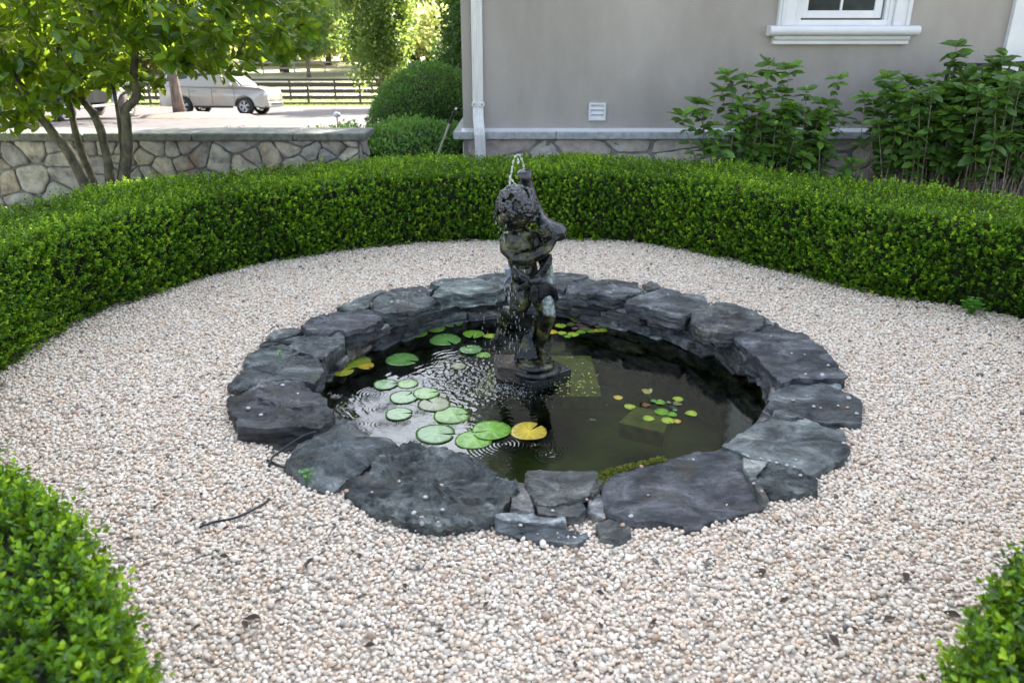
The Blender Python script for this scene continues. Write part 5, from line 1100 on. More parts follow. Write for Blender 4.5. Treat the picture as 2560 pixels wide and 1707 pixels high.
# ------------------------------------------------------------------ fountain statue
def statue_mats():
    m = bpy.data.materials.new('wet_bronze'); m.use_nodes = True; nt = m.node_tree; b = nt.nodes['Principled BSDF']; tc = nt.nodes.new('ShaderNodeTexCoord')
    n1 = node(nt, 'ShaderNodeTexNoise', Scale=14, Detail=8, Roughness=.65); nt.links.new(tc.outputs['Object'], n1.inputs['Vector'])
    cr = ramp(nt, [(.36, (.002, .0025, .003)), (.48, (.008, .009, .007)), (.56, (.038, .038, .013)), (.66, (.12, .105, .032)), (.80, (.18, .17, .10))], n1.outputs[0])
    # dry lime-grey patches on the right hip and knee
    def near(px, py, d, r):
        vm = nt.nodes.new('ShaderNodeVectorMath'); vm.operation = 'DISTANCE'; vm.inputs[1].default_value = W(px, py, Y=4.12 + d)[:]; nt.links.new(tc.outputs['Object'], vm.inputs[0])
        ma = nt.nodes.new('ShaderNodeMath'); ma.operation = 'MULTIPLY_ADD'; ma.inputs[1].default_value = .05; nt.links.new(n1.outputs[0], ma.inputs[0]); nt.links.new(vm.outputs['Value'], ma.inputs[2])
        return ramp(nt, [(r, 1.), (r + .012, 0.)], ma.outputs[0]).outputs[0]
    mxx = nt.nodes.new('ShaderNodeMath'); mxx.operation = 'MAXIMUM'; nt.links.new(near(1376, 684, .0, .095), mxx.inputs[0]); nt.links.new(near(1382, 764, -.03, .09), mxx.inputs[1])
    npl = node(nt, 'ShaderNodeTexNoise', Scale=40, Detail=6); nt.links.new(tc.outputs['Object'], npl.inputs['Vector']); pc = ramp(nt, [(.35, (.10, .12, .10)), (.6, (.34, .38, .35))], npl.outputs[0])
    mp_ = nt.nodes.new('ShaderNodeMix'); mp_.data_type = 'RGBA'; nt.links.new(mxx.outputs[0], mp_.inputs[0]); nt.links.new(cr.outputs[0], mp_.inputs[6]); nt.links.new(pc.outputs[0], mp_.inputs[7]); nt.links.new(mp_.outputs[2], b.inputs['Base Color'])
    n3 = node(nt, 'ShaderNodeTexNoise', Scale=9, Detail=3); nt.links.new(tc.outputs['Object'], n3.inputs['Vector']); rr = ramp(nt, [(.4, .10), (.65, .32)], n3.outputs[0]); nt.links.new(rr.outputs[0], b.inputs['Roughness'])
    n2 = node(nt, 'ShaderNodeTexNoise', Scale=45, Detail=6, Roughness=.6); nt.links.new(tc.outputs['Object'], n2.inputs['Vector']); bp = node(nt, 'ShaderNodeBump', Strength=.5, Distance=.006); nt.links.new(n2.outputs[0], bp.inputs['Height']); nt.links.new(bp.outputs[0], b.inputs['Normal'])
    b.inputs['Metallic'].default_value = 0; b.inputs['Specular IOR Level'].default_value = .45
    return m
M['bronze'] = statue_mats()
M['palebronze'] = pmat('dry_pale_patina', (.03, .032, .025), (.34, .37, .33), 26, .75, .5, 70, lo=.35, hi=.62)
M['haircol'] = pmat('wet_dark_patina', (.003, .004, .006), (.014, .019, .025), 20, .12, .5, 45, spec=.9, rough2=.3)
M['drape'] = pmat('wet_drapery', (.004, .004, .005), (.07, .068, .075), 14, .14, .5, 45, spec=.45, lo=.42, hi=.72)
def statue():
    Y0 = 4.12
    def p(x, y, d=0): return W(x, y, Y=Y0 + d)
    root = tag(empty('fountain_statue', (.13, Y0, WZ)), 'dark wet statue of a curly-haired child hugging a spouting wineskin in the pond', 'statue'); root.location = (0, 0, 0)
    m = 1 / 401.
    seg = []
    # torso
    seg.append([(p(1352, 632, .015), 15 * m), (p(1360, 650, .02), 15 * m), (p(1366, 668, .03), 15 * m), (p(1370, 695, .03), 16 * m), (p(1362, 722, .02), 24 * m)]); seg.append([(p(1318, 722, .02), 34 * m), (p(1313, 690, .01), 33 * m), (p(1306, 655, 0), 33 * m), (p(1300, 618, 0), 37 * m), (p(1300, 600, 0), 34 * m), (p(1297, 580, 0), 18 * m), (p(1294, 562, -.01), 17 * m)])
    seg.append([(p(1272, 603, 0), 19 * m), (p(1300, 598, 0), 24 * m), (p(1335, 595, .02), 19 * m)])
    # left-hand arm (viewer's left): shoulder, elbow, wrist
    seg.append([(p(1268, 600, 0), 19 * m), (p(1266, 622, -.03), 16 * m), (p(1292, 650, -.10), 14 * m)]); seg.append([(p(1292, 650, -.10), 15 * m), (p(1318, 648, -.14), 16 * m), (p(1352, 634, -.13), 13 * m), (p(1373, 620, -.11), 9 * m)])
    h = p(1373, 620, -.11); seg.append([(h, 9 * m), (p(1380, 606, -.10), 9 * m)])
    for k, (a, b_) in enumerate([((1372, 596), (1376, 585)), ((1378, 594), (1384, 583)), ((1385, 595), (1391, 586)), ((1389, 600), (1396, 593))]): seg.append([(p(1380 + k * 2, 606, -.10), 4.4 * m), (p(*a, -.11), 3.6 * m), (p(*b_, -.10), 3 * m)])
    seg.append([(p(1374, 612, -.10), 4.5 * m), (p(1364, 603, -.11), 3.6 * m), (p(1361, 597, -.11), 3 * m)])
    # other arm, bent up over the wineskin
    seg.append([(p(1335, 595, .02), 18 * m), (p(1352, 622, -.02), 14 * m), (p(1360, 622, -.06), 13 * m), (p(1370, 600, -.09), 10 * m), (p(1370, 588, -.10), 10 * m)])
    for k, (a, b_) in enumerate([((1357, 572), (1352, 566)), ((1356, 579), (1349, 575)), ((1357, 586), (1350, 584)), ((1360, 592), (1353, 592))]): seg.append([(p(1368, 583 + k * 3, -.105), 4.8 * m), (p(*a, -.115), 4 * m), (p(*b_, -.11), 3.2 * m)])
    seg.append([(p(1374, 592, -.10), 5 * m), (p(1377, 578, -.11), 4 * m), (p(1374, 571, -.11), 3.2 * m)])
    # viewer-left leg: thigh down, shin kicked back, foot hanging
    seg.append([(p(1303, 722, .0), 29 * m), (p(1302, 752, -.03), 26 * m), (p(1292, 785, -.05), 19 * m), (p(1285, 792, -.04), 18 * m)]); seg.append([(p(1285, 788, -.03), 19 * m), (p(1270, 782, .03), 18 * m), (p(1262, 800, .08), 15 * m), (p(1256, 816, .11), 10 * m), (p(1251, 824, .11), 9 * m)])
    seg.append([(p(1252, 822, .11), 10 * m), (p(1246, 838, .10), 9.5 * m), (p(1241, 850, .09), 8 * m)])
    for k in range(5): seg.append([(p(1236 + k * 4, 846, .085), 3.8 * m), (p(1233 + k * 4, 857 + (1.5 - abs(k - 2)), .08), 3.2 * m)])
    # standing leg
    seg.append([(p(1343, 718, .02), 28 * m), (p(1356, 748, .0), 26 * m), (p(1367, 782, -.03), 21 * m), (p(1368, 795, -.03), 20 * m)]); seg.append([(p(1368, 795, -.03), 20 * m), (p(1362, 815, .01), 19 * m), (p(1355, 838, .03), 16 * m), (p(1350, 862, .03), 11 * m), (p(1350, 876, .03), 11 * m)])
    seg.append([(p(1350, 878, .03), 13 * m), (p(1357, 892, -.01), 12 * m), (p(1364, 899, -.05), 10 * m)])
    for k in range(5): seg.append([(p(1357 + k * 4.5, 900 - k * 1.3, -.05), 4 * m), (p(1360 + k * 5, 907 - k * 1.6, -.075), 3.3 * m)])
    # head looking down to the left
    hc = p(1292, 522, -.01); e = [(hc, (41 * m, 44 * m, 46 * m)), (p(1276, 545, -.05), (26 * m, 24 * m, 24 * m)), (p(1268, 548, -.11), (6 * m, 9 * m, 8 * m)), (p(1262, 536, -.085), (10 * m, 8 * m, 5 * m)), (p(1282, 538, -.10), (10 * m, 7 * m, 5 * m)), (p(1270, 561, -.085), (9 * m, 7 * m, 4 * m)), (p(1272, 570, -.06), (11 * m, 10 * m, 8 * m)), (p(1255, 552, -.06), (10 * m, 10 * m, 10 * m)), (p(1288, 556, -.08), (12 * m, 11 * m, 11 * m)),
         (p(1331, 534, -.02), (5 * m, 7 * m, 11 * m)), (p(1284, 617, -.065), (17 * m, 11 * m, 13 * m)), (p(1312, 620, -.065), (17 * m, 11 * m, 13 * m)), (p(1308, 680, -.04), (28 * m, 22 * m, 26 * m)), (p(1290, 770, -.06), (16 * m, 14 * m, 16 * m)), (p(1370, 787, -.055), (17 * m, 12 * m, 15 * m))]
    body = blob('figure', seg, .0036, M['bronze'], root, 1, e, (.02, .003))
    # hair: tight curls over the skull
    rd = random.Random(4); curls = []
    for i in range(130):
        q = Vector((rd.gauss(0, 1), rd.gauss(0, 1), rd.gauss(.35, .8))).normalized()
        if q.z < -.25 and q.y < -.2: continue
        if q.z < -.30 and q.y < -.45: continue
        if q.z < -.55: continue
        c = hc + Vector((q.x * 43 * m, q.y * 46 * m, q.z * 46 * m + 3 * m)); ax = q; S = ax.orthogonal().normalized(); S.rotate(Matrix.Rotation(rd.uniform(0, 6), 3, ax)); U = ax.cross(S); r = rd.uniform(5.5, 9.5) * m
        curls.append([(c + (S * math.cos(a) + U * math.sin(a)) * r * (1 - a / 9) + ax * a * .0012, rd.uniform(3.2, 4.8) * m) for a in np.linspace(0, 5.2, 9)])
    for x, y, d in ((1335, 545, -.03), (1342, 535, 0), (1247, 530, -.02), (1244, 545, 0), (1338, 522, -.05), (1325, 540, -.08), (1303, 545, -.10), (1312, 536, -.10), (1256, 515, -.06), (1290, 505, -.10)):
        c = p(x, y, d); curls.append([(c + Vector((math.cos(a) * 8 * m, -.2 * math.sin(a) * 8 * m, math.sin(a) * 8 * m)), 3.6 * m) for a in np.linspace(0, 5.5, 8)])
    blob('hair', curls, .0035, M['haircol'], root, 1, [(hc + Vector((.004, .008, .008)), (42 * m, 44 * m, 42 * m)), (hc + Vector((.055, .0, -.045)), (26 * m, 28 * m, 18 * m))], (.016, .012), 1)
    # wineskin: bulb at the right, tapering round behind the neck and up to an open spout
    blob('wineskin', [[(p(1394, 580, -.04), 22 * m), (p(1377, 574, -.03), 21 * m), (p(1357, 556, .0), 16 * m), (p(1343, 530, .05), 15 * m), (p(1332, 508, .07), 15 * m)]], .005, M['haircol'], root, 3, (), (.03, .006))
    b = MB(); path = [p(1341, 530, .05), p(1331, 508, .07), p(1324, 487, .08), p(1319, 465, .08), p(1314, 445, .07), p(1310, 430, .06)]; rad = [16, 16, 15, 14, 14, 17]
    b.tube(path, [r * m for r in rad], 20, cap=False); b.tube(path[::-1], [r * m for r in [13, 11, 9, 9, 8, 7]], 20, cap=False)
    # lip ring joining outer and inner walls, cut on a slant
    nv = len(b.v); k = 20
    for i in range(k):
        a0, a1 = 5 * k + i, 5 * k + (i + 1) % k; j0 = 6 * k + i; j1 = 6 * k + (i + 1) % k; b.f.append((a0, a1, j1, j0))
    sp = b.build('spout', M['haircol'], root, True)
    sp['label'] = 'upright open-mouthed spout'
    # drapery: sash round the hips, a knot and a flared tail
    sash = []
    for off, r in ((0, 6), (7, 5), (14, 6), (21, 4.5)):          # band from the waist at the left down to the knot
        sash.append([(p(1279, 655 + off, .0), r * m), (p(1288, 668 + off, -.065), r * m), (p(1306, 686 + off * .8, -.09), r * m), (p(1334, 703 + off * .3, -.10), r * m)])
    for off, r in ((0, 6), (8, 6.5), (16, 5)):                   # band from the right ribs across to the left thigh
        sash.append([(p(1374 + off * .1, 640 + off, -.03), r * m), (p(1364, 660 + off, -.065), r * m), (p(1345, 686 + off * .8, -.095), r * m), (p(1318, 708 + off * .6, -.10), r * m), (p(1294, 722 + off * .3, -.075), r * .6 * m)])
    for k in range(8):                                          # flared tail over the right thigh
        x = 1346 + k * 5.6; sash.append([(p(1340 + k * 3, 704, -.09 + .004 * k), 6 * m), (p(x, 722, -.085 + .010 * k), 6.5 * m), (p(x + 2 + k * .8, 744 + 3 * (k % 2) + k * .3, -.065 + .013 * k), 4.5 * m)])
    for k in range(3): sash.append([(p(1337, 706, -.105), 6 * m), (p(1330 + k * 5, 728, -.11), 5 * m), (p(1326 + k * 7, 748 + 5 * (k == 1), -.10), 3.6 * m)])
    sash.append([(p(1330, 702, -.11), 9 * m), (p(1345, 700, -.11), 9 * m)])
    blob('drapery', sash, .0036, M['drape'], root, 1, (), (.015, .003))
    # tree stump support behind the calf
    st = [[(p(1334, 795, .06), 6 * m), (p(1334, 815, .06), 9 * m), (p(1326, 838, .05), 13 * m), (p(1320, 862, .04), 18 * m), (p(1316, 885, .02), 23 * m), (p(1314, 898, .01), 29 * m)]]
    for k in range(7): x = 1292 + k * 8; st.append([(p(1316 + k * 2, 832, .04), 4 * m), (p((x + 1322) / 2, 862, .0), 5 * m), (p(x, 895, -.03), 6 * m)])
    blob('stump', st, .005, M['bronze'], root, 2, (), (.018, .009))
    c0 = W(1337, 903, z=-.03); cx, cy = c0.x, c0.y - .03
    b = MB(); b.lathe([(.02, -.006), (.07, -.010), (.104, -.018), (.117, -.028), (.116, -.046)], (cx, cy, 0), 40); o = b.build('rocky_base', M['bronze'], root, True); d = o.modifiers.new('d', 'DISPLACE'); t = bpy.data.textures.new('rk', 'CLOUDS'); t.noise_scale = .03; d.texture = t; d.strength = .008
    b = MB(); b.lathe([(.12, -.046), (.145, -.050), (.150, -.062), (.146, -.076)], (cx + .006, cy, 0), 48); b.build('base_disc', M['drape'], root, True)
    b = MB(); q = [tuple(W(x, y, z=-.076).xy) for x, y in ((1247, 917), (1330, 956), (1429, 921), (1345, 880))]; b.prism(q, -.30, -.076, 'Z'); b.build('plinth', M['haircol'], root, bevel=.005)
    return p, m
sp_, sm_ = statue()

# ------------------------------------------------------------------ moving water
wm = bpy.data.materials.new('clear_water'); wm.use_nodes = True; nt = wm.node_tree; nt.nodes.clear()
o_ = nt.nodes.new('ShaderNodeOutputMaterial'); g_ = node(nt, 'ShaderNodeBsdfGlossy', Roughness=.04); t_ = nt.nodes.new('ShaderNodeBsdfTransparent'); r_ = node(nt, 'ShaderNodeBsdfRefraction', Roughness=.02, IOR=1.33); d_ = nt.nodes.new('ShaderNodeBsdfDiffuse'); d_.inputs[0].default_value = (.8, .82, .85, 1)
m1 = nt.nodes.new('ShaderNodeMixShader'); m2 = nt.nodes.new('ShaderNodeMixShader'); m3 = nt.nodes.new('ShaderNodeMixShader'); m1.inputs[0].default_value = .35; m2.inputs[0].default_value = .40; m3.inputs[0].default_value = .14
nt.links.new(r_.outputs[0], m1.inputs[1]); nt.links.new(g_.outputs[0], m1.inputs[2]); nt.links.new(m1.outputs[0], m2.inputs[1]); nt.links.new(t_.outputs[0], m2.inputs[2]); nt.links.new(m2.outputs[0], m3.inputs[1]); nt.links.new(d_.outputs[0], m3.inputs[2]); nt.links.new(m3.outputs[0], o_.inputs[0])
def water_bits():
    p, m = sp_, sm_; rd = random.Random(9)
    def st(pts, r0, d=.06):
        sg = []; n = len(pts)
        for i in range(n - 1):
            for k in range(5): t = k / 5; x = pts[i][0] + (pts[i + 1][0] - pts[i][0]) * t + rd.uniform(-.8, .8); y = pts[i][1] + (pts[i + 1][1] - pts[i][1]) * t; sg.append((p(x, y, d - .06 * (i + t) / n), r0 * m * rd.choice([.45, .7, 1, 1.3, 1.8])))
        return sg
    segs = [st([(1311, 432), (1309, 415), (1305, 400), (1300, 389), (1294, 386), (1288, 392), (1283, 405), (1281, 420), (1277, 437), (1274, 447)], 1.7), st([(1274, 447), (1275, 458), (1272, 468), (1270, 478)], 1.8), st([(1276, 446), (1284, 455), (1290, 466)], 1.8, .04), st([(1294, 396), (1296, 404), (1295, 410)], 1.6)]
    o = blob('water_jet', segs, .0028, wm, None, 2); tag(o, 'thin arching jet of water leaping from the statue spout and falling on the hair', 'water jet')
    b = MB()
    def drop(x, y, d, w, l):
        c = p(x, y, d); b.lathe([(w * .3 * m, -l * m), (w * m, -l * .5 * m), (w * m, l * .3 * m), (w * .3 * m, l * m)], tuple(c), 6)
    for i in range(34): drop(rd.gauss(1258, 14), rd.uniform(530, 640), rd.uniform(-.14, -.05), rd.uniform(.5, 1.1), rd.uniform(1.5, 5))
    for i in range(90): y = rd.uniform(650, 905); drop(rd.gauss(1276, 20), y, rd.uniform(-.16, -.08), rd.uniform(.6, 1.2), rd.uniform(2, 6))
    for i in range(60): y = rd.uniform(760, 930); drop(rd.uniform(1185, 1290), y, rd.uniform(-.2, .1), rd.uniform(.5, 1.1), rd.uniform(2, 6))
    for i in range(420):                          # beads thrown up round the splash
        a = rd.uniform(0, 6.28); r = abs(rd.gauss(0, .15)); x, y = -.03 + r * math.cos(a) * 1.15, 3.90 + r * math.sin(a) * .9; c = Vector((x, y, WZ + abs(rd.gauss(0, .012)) + .002)); s = rd.uniform(.0012, .003)
        if -.1 < x < .38 and y > 3.86 + abs(x - .165) * 1.0: continue
        b.lathe([(s * .3, -s * rd.uniform(1, 2)), (s, 0), (s * .3, s)], tuple(c), 6)
    o = b.build('falling_drops', wm, None, True); tag(o, 'drops and beads of water falling from the statue and splashing on the pond', 'water drops', kind='stuff')
water_bits()

# ------------------------------------------------------------------ water lilies
M['pad'] = pmat('lily_pad', (.45, .40, .25), (1, 1, 1), 16, .20, .3, 30, objcol=True, spec=.6, lo=.26, hi=.40, bdist=.006)
nt = M['pad'].node_tree; a_ = nt.nodes.new('ShaderNodeAttribute'); a_.attribute_name = 'tone'; b_ = nt.nodes['Principled BSDF']; l_ = b_.inputs['Base Color'].links[0].from_socket
x_ = nt.nodes.new('ShaderNodeMix'); x_.data_type = 'RGBA'; x_.blend_type = 'MULTIPLY'; x_.inputs[0].default_value = 1; nt.links.new(l_, x_.inputs[6]); nt.links.new(a_.outputs['Fac'], x_.inputs[7]); nt.links.new(x_.outputs[2], b_.inputs['Base Color'])
def pad_mesh(mb, c, r, rot, rd, curl=.004, z=None, notch=.30, lobe=0):
    n = 36; nv0 = len(mb.v); v = [(c[0], c[1], c[2] + .001)]; f = []; rings = (.3, .6, .85, 1.0)
    for q in rings:
        for k in range(n + 1):
            a = rot + notch * (.35 + .65 * q) / 2 + (2 * math.pi - notch * (.35 + .65 * q)) * k / n
            rr = r * q * (1 + .03 * math.sin(3 * a + c[0] * 50) * q + .02 * mn.noise(Vector((a * 2, c[0] * 30, 0)))); zz = c[2] + (curl * max(0, q - .8) / .2) * max(-.1, math.sin(2 * a + c[1] * 40)) + .0012 * mn.noise(Vector((rr * math.cos(a) * 30, rr * math.sin(a) * 30, c[0])))
            v.append((c[0] + rr * math.cos(a), c[1] + rr * math.sin(a), zz))
    m = n + 1
    for k in range(n): f.append((0, 1 + k, 2 + k))
    for q in range(3):
        for k in range(n): f.append((1 + q * m + k, 1 + (q + 1) * m + k, 2 + (q + 1) * m + k, 2 + q * m + k))
    # thin underside
    nv = len(v); v += [(x, y, zz - .0018) for x, y, zz in v]; f += [tuple(reversed([i + nv for i in q])) for q in f]
    for k in range(n): a = 1 + 3 * m + k; f.append((a, a + nv, a + 1 + nv, a + 1))
    mb.add(v, f)
    tn = [1.0] + [(1.0 if k % 3 == 0 else .80) * (1 - .10 * q) * (.9 + .25 * mn.noise(Vector((k * .4 + c[0] * 40, q, c[1])))) for q in range(4) for k in range(n + 1)]
    mb.t[nv0:] = tn + tn
G = (.16, .36, .03); G2 = (.13, .30, .07); YL = (.62, .46, .05); OL = (.17, .20, .07); PB = (.20, .12, .11); YG = (.36, .50, .05)
def onepad(name, px, py, rx, rot, colr, parent=None, label=None, z=.0025, curl=.004, rd=random.Random(1)):
    c = W(px, py, z=WZ + z); r = rx / ppm(c.x, c.y, c.z); mb = MB(); pad_mesh(mb, c, r, rot, rd, curl); o = mb.build(name, M['pad'], parent, True); o.color = (*colr, 1)
    if label: tag(o, label, 'lily pad', 'large lily pads floating on the pond')
    return o
Lp = [((1775, 452, 108), 5.2, G, 'green lily pad with a yellow tip, nearest the back wall of the pond'), ((1655, 503, 82), 3.6, G, 'smaller green lily pad between three others near the back wall'), ((1500, 540, 100), 4.3, G, 'notched green lily pad at the left end of the back group'), ((1417, 557, 60), 1.1, G, 'small green pad tucked under the left end pad of the back group'),
      ((1735, 592, 125), 5.3, G2, 'wide green lily pad in the middle of the back left group'), ((1957, 547, 83), 4.6, G, 'green pad floating left of the statue raised foot'), ((2085, 562, 48), .5, YG, 'yellow-green pad partly behind the statue raised foot'), ((1935, 668, 90), 2.2, G2, 'dull green pad above the dark stone block'), ((2036, 714, 58), 4.8, G, 'little bright green pad just left of the dark stone block'),
      ((1397, 747, 130), 5.9, G2, 'single wide green pad alone in the rippled water on the left'), ((1035, 762, 115), 1.8, YG, 'bright green pad at the left wall with a yellowing neighbour below'), ((930, 840, 90), .6, (.46, .48, .04), 'yellow and green pad, leftmost on the water'), ((1110, 797, 66), 5.6, YL, 'yellow pad edge showing under the bright green pad at the left wall'),
      ((1835, 800, 65), 3.9, OL, 'submerged looking olive pad in the churned water left of the statue'), ((1265, 940, 95), .2, G2, 'pale shining pad in the sky reflection, left one of the upper pair'), ((1440, 937, 82), 1.4, G, 'shining pad in the sky reflection, right one of the upper pair'), ((1410, 1040, 115), .9, G2, 'large pale pad in the sky reflection under the upper pair'), ((1585, 1010, 105), .3, G, 'streaky green pad overlapping the large pale one on its right'),
      ((1650, 1095, 130), 2.3, (.16, .20, .05), 'olive brown lily pad half awash in the middle of the left group'), ((1370, 1172, 108), .15, G2, 'pale pad standing alone nearest the left stones in the sky reflection'), ((1785, 1182, 145), .1, G, 'wet ringed green pad above the two front pads'), ((1660, 1327, 155), -.1, G2, 'big pale lily pad at the front left'), ((2095, 1300, 155), 3.5, (.17, .42, .02), 'bright green glossy lily pad left of the yellow one'), ((1955, 1375, 145), .1, (.17, .42, .02), 'bright green lily pad nearest the camera, half under its neighbour')]
for i, ((x, y, r), rot, c, lab) in enumerate(Lp): onepad('lily_pad', 560 + x * .3188, 660 + y * .3188, r * .3188, rot, c, None, lab, .0025 + .0022 * ((i * 7) % 5) * .5, .002)
onepad('lily_pad', 1322, 1078, 46, .9, (.66, .50, .06), None, 'yellow-orange lily pad at the front, right of the bright green pair', .004, .006)
pl1 = tag(empty('small_lily_plant', (0, 0, 0)), 'small green and purple-brown lily pads clustered right of the statue', 'water lily', 'small water lily plants')
for x, y, r, c in [(1243, 603, 66, YG), (1365, 617, 50, G), (1266, 637, 54, OL), (1085, 688, 66, YG), (1200, 673, 54, OL), (1300, 678, 45, PB), (1430, 672, 40, PB), (1240, 716, 40, PB), (1330, 700, 50, PB), (990, 760, 62, YL), (1103, 772, 52, YG), (1157, 808, 42, G), (1222, 785, 65, YG), (1310, 760, 55, G), (1345, 725, 62, OL), (1425, 750, 55, G), (1484, 745, 45, YL), (1500, 698, 40, OL), (1550, 742, 55, YG), (1570, 700, 40, OL)]:
    onepad('lily_pad', 1160 + x * .2233, 660 + y * .2233, r * .2233, random.uniform(0, 6), c, pl1, None, .002 + random.random() * .004, .003)
pl2 = tag(empty('small_lily_plant', (0, 0, 0)), 'small lily pads clustered round a raised bud stem in open water on the right', 'water lily', 'small water lily plants')
for x, y, r, c in [(1085, 893, 34, YG), (978, 914, 34, G), (933, 905, 21, G2), (788, 941, 36, YG), (905, 1014, 37, YG), (1170, 983, 38, YG), (1052, 990, 32, G), (985, 972, 46, G), (1028, 1027, 43, YG), (1082, 1031, 26, YL), (1085, 923, 28, OL), (890, 930, 27, (.25, .10, .05)), (1060, 945, 20, (.05, .05, .04)), (1030, 915, 16, OL), (1068, 962, 15, G2)]:
    onepad('lily_pad', 1260 + x * .3997, 640 + y * .3997, r * .3997, random.uniform(0, 6), c, pl2, None, .002 + random.random() * .004, .003)
b = MB(); a0 = W(1626, 995, z=WZ); b.tube([a0, a0 + Vector((-.01, .0, .03)), W(1617, 978, Y=a0.y)], [.003, .0025, .002], 6); b.build('bud_stem', M['weed'], pl2)
mb = MB(); c = W(1616, 977, Y=a0.y); pad_mesh(mb, c, .033, 1.0, random, .012); o = mb.build('raised_leaf', M['pad'], pl2, True); o.color = (.34, .32, .09, 1)
o = onepad('fallen_leaf', 1545, 993, 12, .4, (.6, .45, .08)); tag(o, 'small curled yellow leaf floating alone left of the right hand lily cluster', 'leaf')
# duckweed specks over the sunken slab
mb = MB(); rd = random.Random(12)
for i in range(110):
    x, y = rd.uniform(1385, 1500), rd.uniform(890, 990)
    if rd.random() < .5: x, y = rd.gauss(1440, 35), rd.gauss(960, 14)
    c = W(x, y, z=WZ + .002); r = rd.uniform(.0022, .006); mb.lathe([(r, c.z - .001), (r, c.z + .0008)], (c.x, c.y, 0), 7, t=1.0)
o = mb.build('duckweed', M['pad'], None); o.color = (.42, .46, .12, 1); tag(o, 'yellow-green duckweed specks floating right of the statue plinth', 'duckweed', kind='stuff')

# ------------------------------------------------------------------ small things
cb = tag(empty('black_cable', (0, 0, 0)), 'thin black cable looping over the left slabs, partly buried in the gravel', 'cable')
def cable(pts, r=.006, name='cable_run', mat='cable'):
    P = [W(x, y, z=z) for x, y, z in pts]; q = []
    for i in range(len(P) - 1):
        for k in range(5): t = k / 5; a, b_, c, d = P[max(0, i - 1)], P[i], P[i + 1], P[min(len(P) - 1, i + 2)]; q.append(.5 * (2 * b_ + (c - a) * t + (2 * a - 5 * b_ + 4 * c - d) * t * t + (3 * b_ - a - 3 * c + d) * t ** 3))
    q.append(P[-1]); b = MB(); b.tube(q, r, 8); return b.build(name, M[mat], cb, True)
cable([(790, 1080, .12), (770, 1085, .11), (740, 1100, .09), (705, 1125, .06), (682, 1142, .045), (674, 1160, .03), (672, 1178, .0)])
cable([(668, 1150, .02), (690, 1160, .03), (715, 1170, .03), (738, 1180, .02)], .006)
cable([(671, 1232, .0), (674, 1243, .016), (660, 1258, .02), (620, 1280, .02), (580, 1296, .018), (540, 1303, .015), (505, 1315, .012), (492, 1322, -.01)], .005)
hs = tag(empty('hose', (0, 0, 0)), 'thin blue-grey hose hanging over the back wall of the pond left of the statue', 'hose')
b = MB(); b.tube([W(1272, 690, z=.10), W(1262, 705, z=.13), W(1257, 722, z=.10), W(1258, 745, Y=5.3), W(1266, 765, Y=5.28), W(1268, 790, Y=5.26)], .007, 7); b.build('hose_run', M['hosegrey'], hs, True)
bx = tag(empty('junction_box', (0, 0, 0)), 'small blue-grey plastic box on the gravel at the back edge of the pond', 'box'); c = W(1273, 690, z=.03)
b = MB(); b.box((c.x - .035, c.y - .02, .02), (c.x + .02, c.y + .04, .085)); b.build('box_body', M['boxgrey'], bx, bevel=.006)
b = MB(); b.box((c.x - .04, c.y - .025, .085), (c.x + .025, c.y + .045, .093)); b.build('lid', M['boxgrey'], bx, bevel=.003)
b = MB(); b.tube([(c.x + .032, c.y, .0), (c.x + .032, c.y, .10)], .011, 8); b.build('conduit', M['hosegrey'], bx)
# garden tool handle leaning at the house corner
tl = tag(empty('garden_tool', (0, 0, 0)), 'long pale handle with a black rubber grip leaning by the house corner', 'garden tool')
A = W(1086, 405, Y=9.7); B = W(1124, 308, Y=9.35); C_ = W(1139, 274, Y=9.2); A.z = min(A.z, .3); base_ = A + (A - B).normalized() * .5
b = MB(); b.tube([base_, B], .013, 10); b.build('handle', M['alu'], tl); b = MB()
n = 12; b.tube([B.lerp(C_, i / n) for i in range(n + 1)], [.017 + .003 * (i % 2) for i in range(n + 1)], 10); b.build('grip', M['black'], tl); b = MB(); b.tube([C_, C_ + (C_ - B).normalized() * .02], .014, 10); b.build('end_cap', M['alu'], tl)
# path light at the driveway edge
lt = tag(empty('path_light', (0, 0, 0)), 'small white mushroom-shaped path light standing behind the wall cap', 'garden light'); c = W(842, 290, Y=12.5); g0 = gz(c.x, c.y)
b = MB(); b.tube([(c.x + .02, c.y, g0), (c.x, c.y, c.z)], .012, 8); b.build('stake', M['alu'], lt); b = MB(); b.lathe([(.02, -.02), (.055, -.01), (.062, .01), (.05, .04), (.02, .058), (.005, .06)], tuple(c), 20); b.build('lamp_shade', M['trim'], lt, True)
# a few shoots showing above the wall cap
b = tag(empty('low_shrub', (0, 0, 0)), 'few leafy shoots peeping over the stone wall cap in front of the driveway', 'shrub'); P, D, Nn, L = [], [], [], []; stb = MB(); rd = random.Random(3)
for px in [562, 575, 588, 600, 612, 628, 650, 812, 830, 850, 866, 880, 895]:
    c = W(px, 318 + rd.uniform(-6, 6), Y=9.5); stb.tube([(c.x, c.y, gz(0, 9.5) - .05), (c.x, c.y, c.z)], [.004, .002], 4)
    for k in range(14): P.append((c.x + rd.uniform(-.03, .03), c.y + rd.uniform(-.03, .03), c.z - rd.uniform(0, .16))); a = rd.uniform(0, 6.3); D.append((math.cos(a), math.sin(a), .6)); Nn.append((0, -.5, 1)); L.append(rd.uniform(.02, .035))
leaves('shoots', P, D, Nn, np.array(L), np.array(L) * .5, M['looseleaf'], b, np.full(len(P), .45)); stb.build('stems', M['stem'], b)
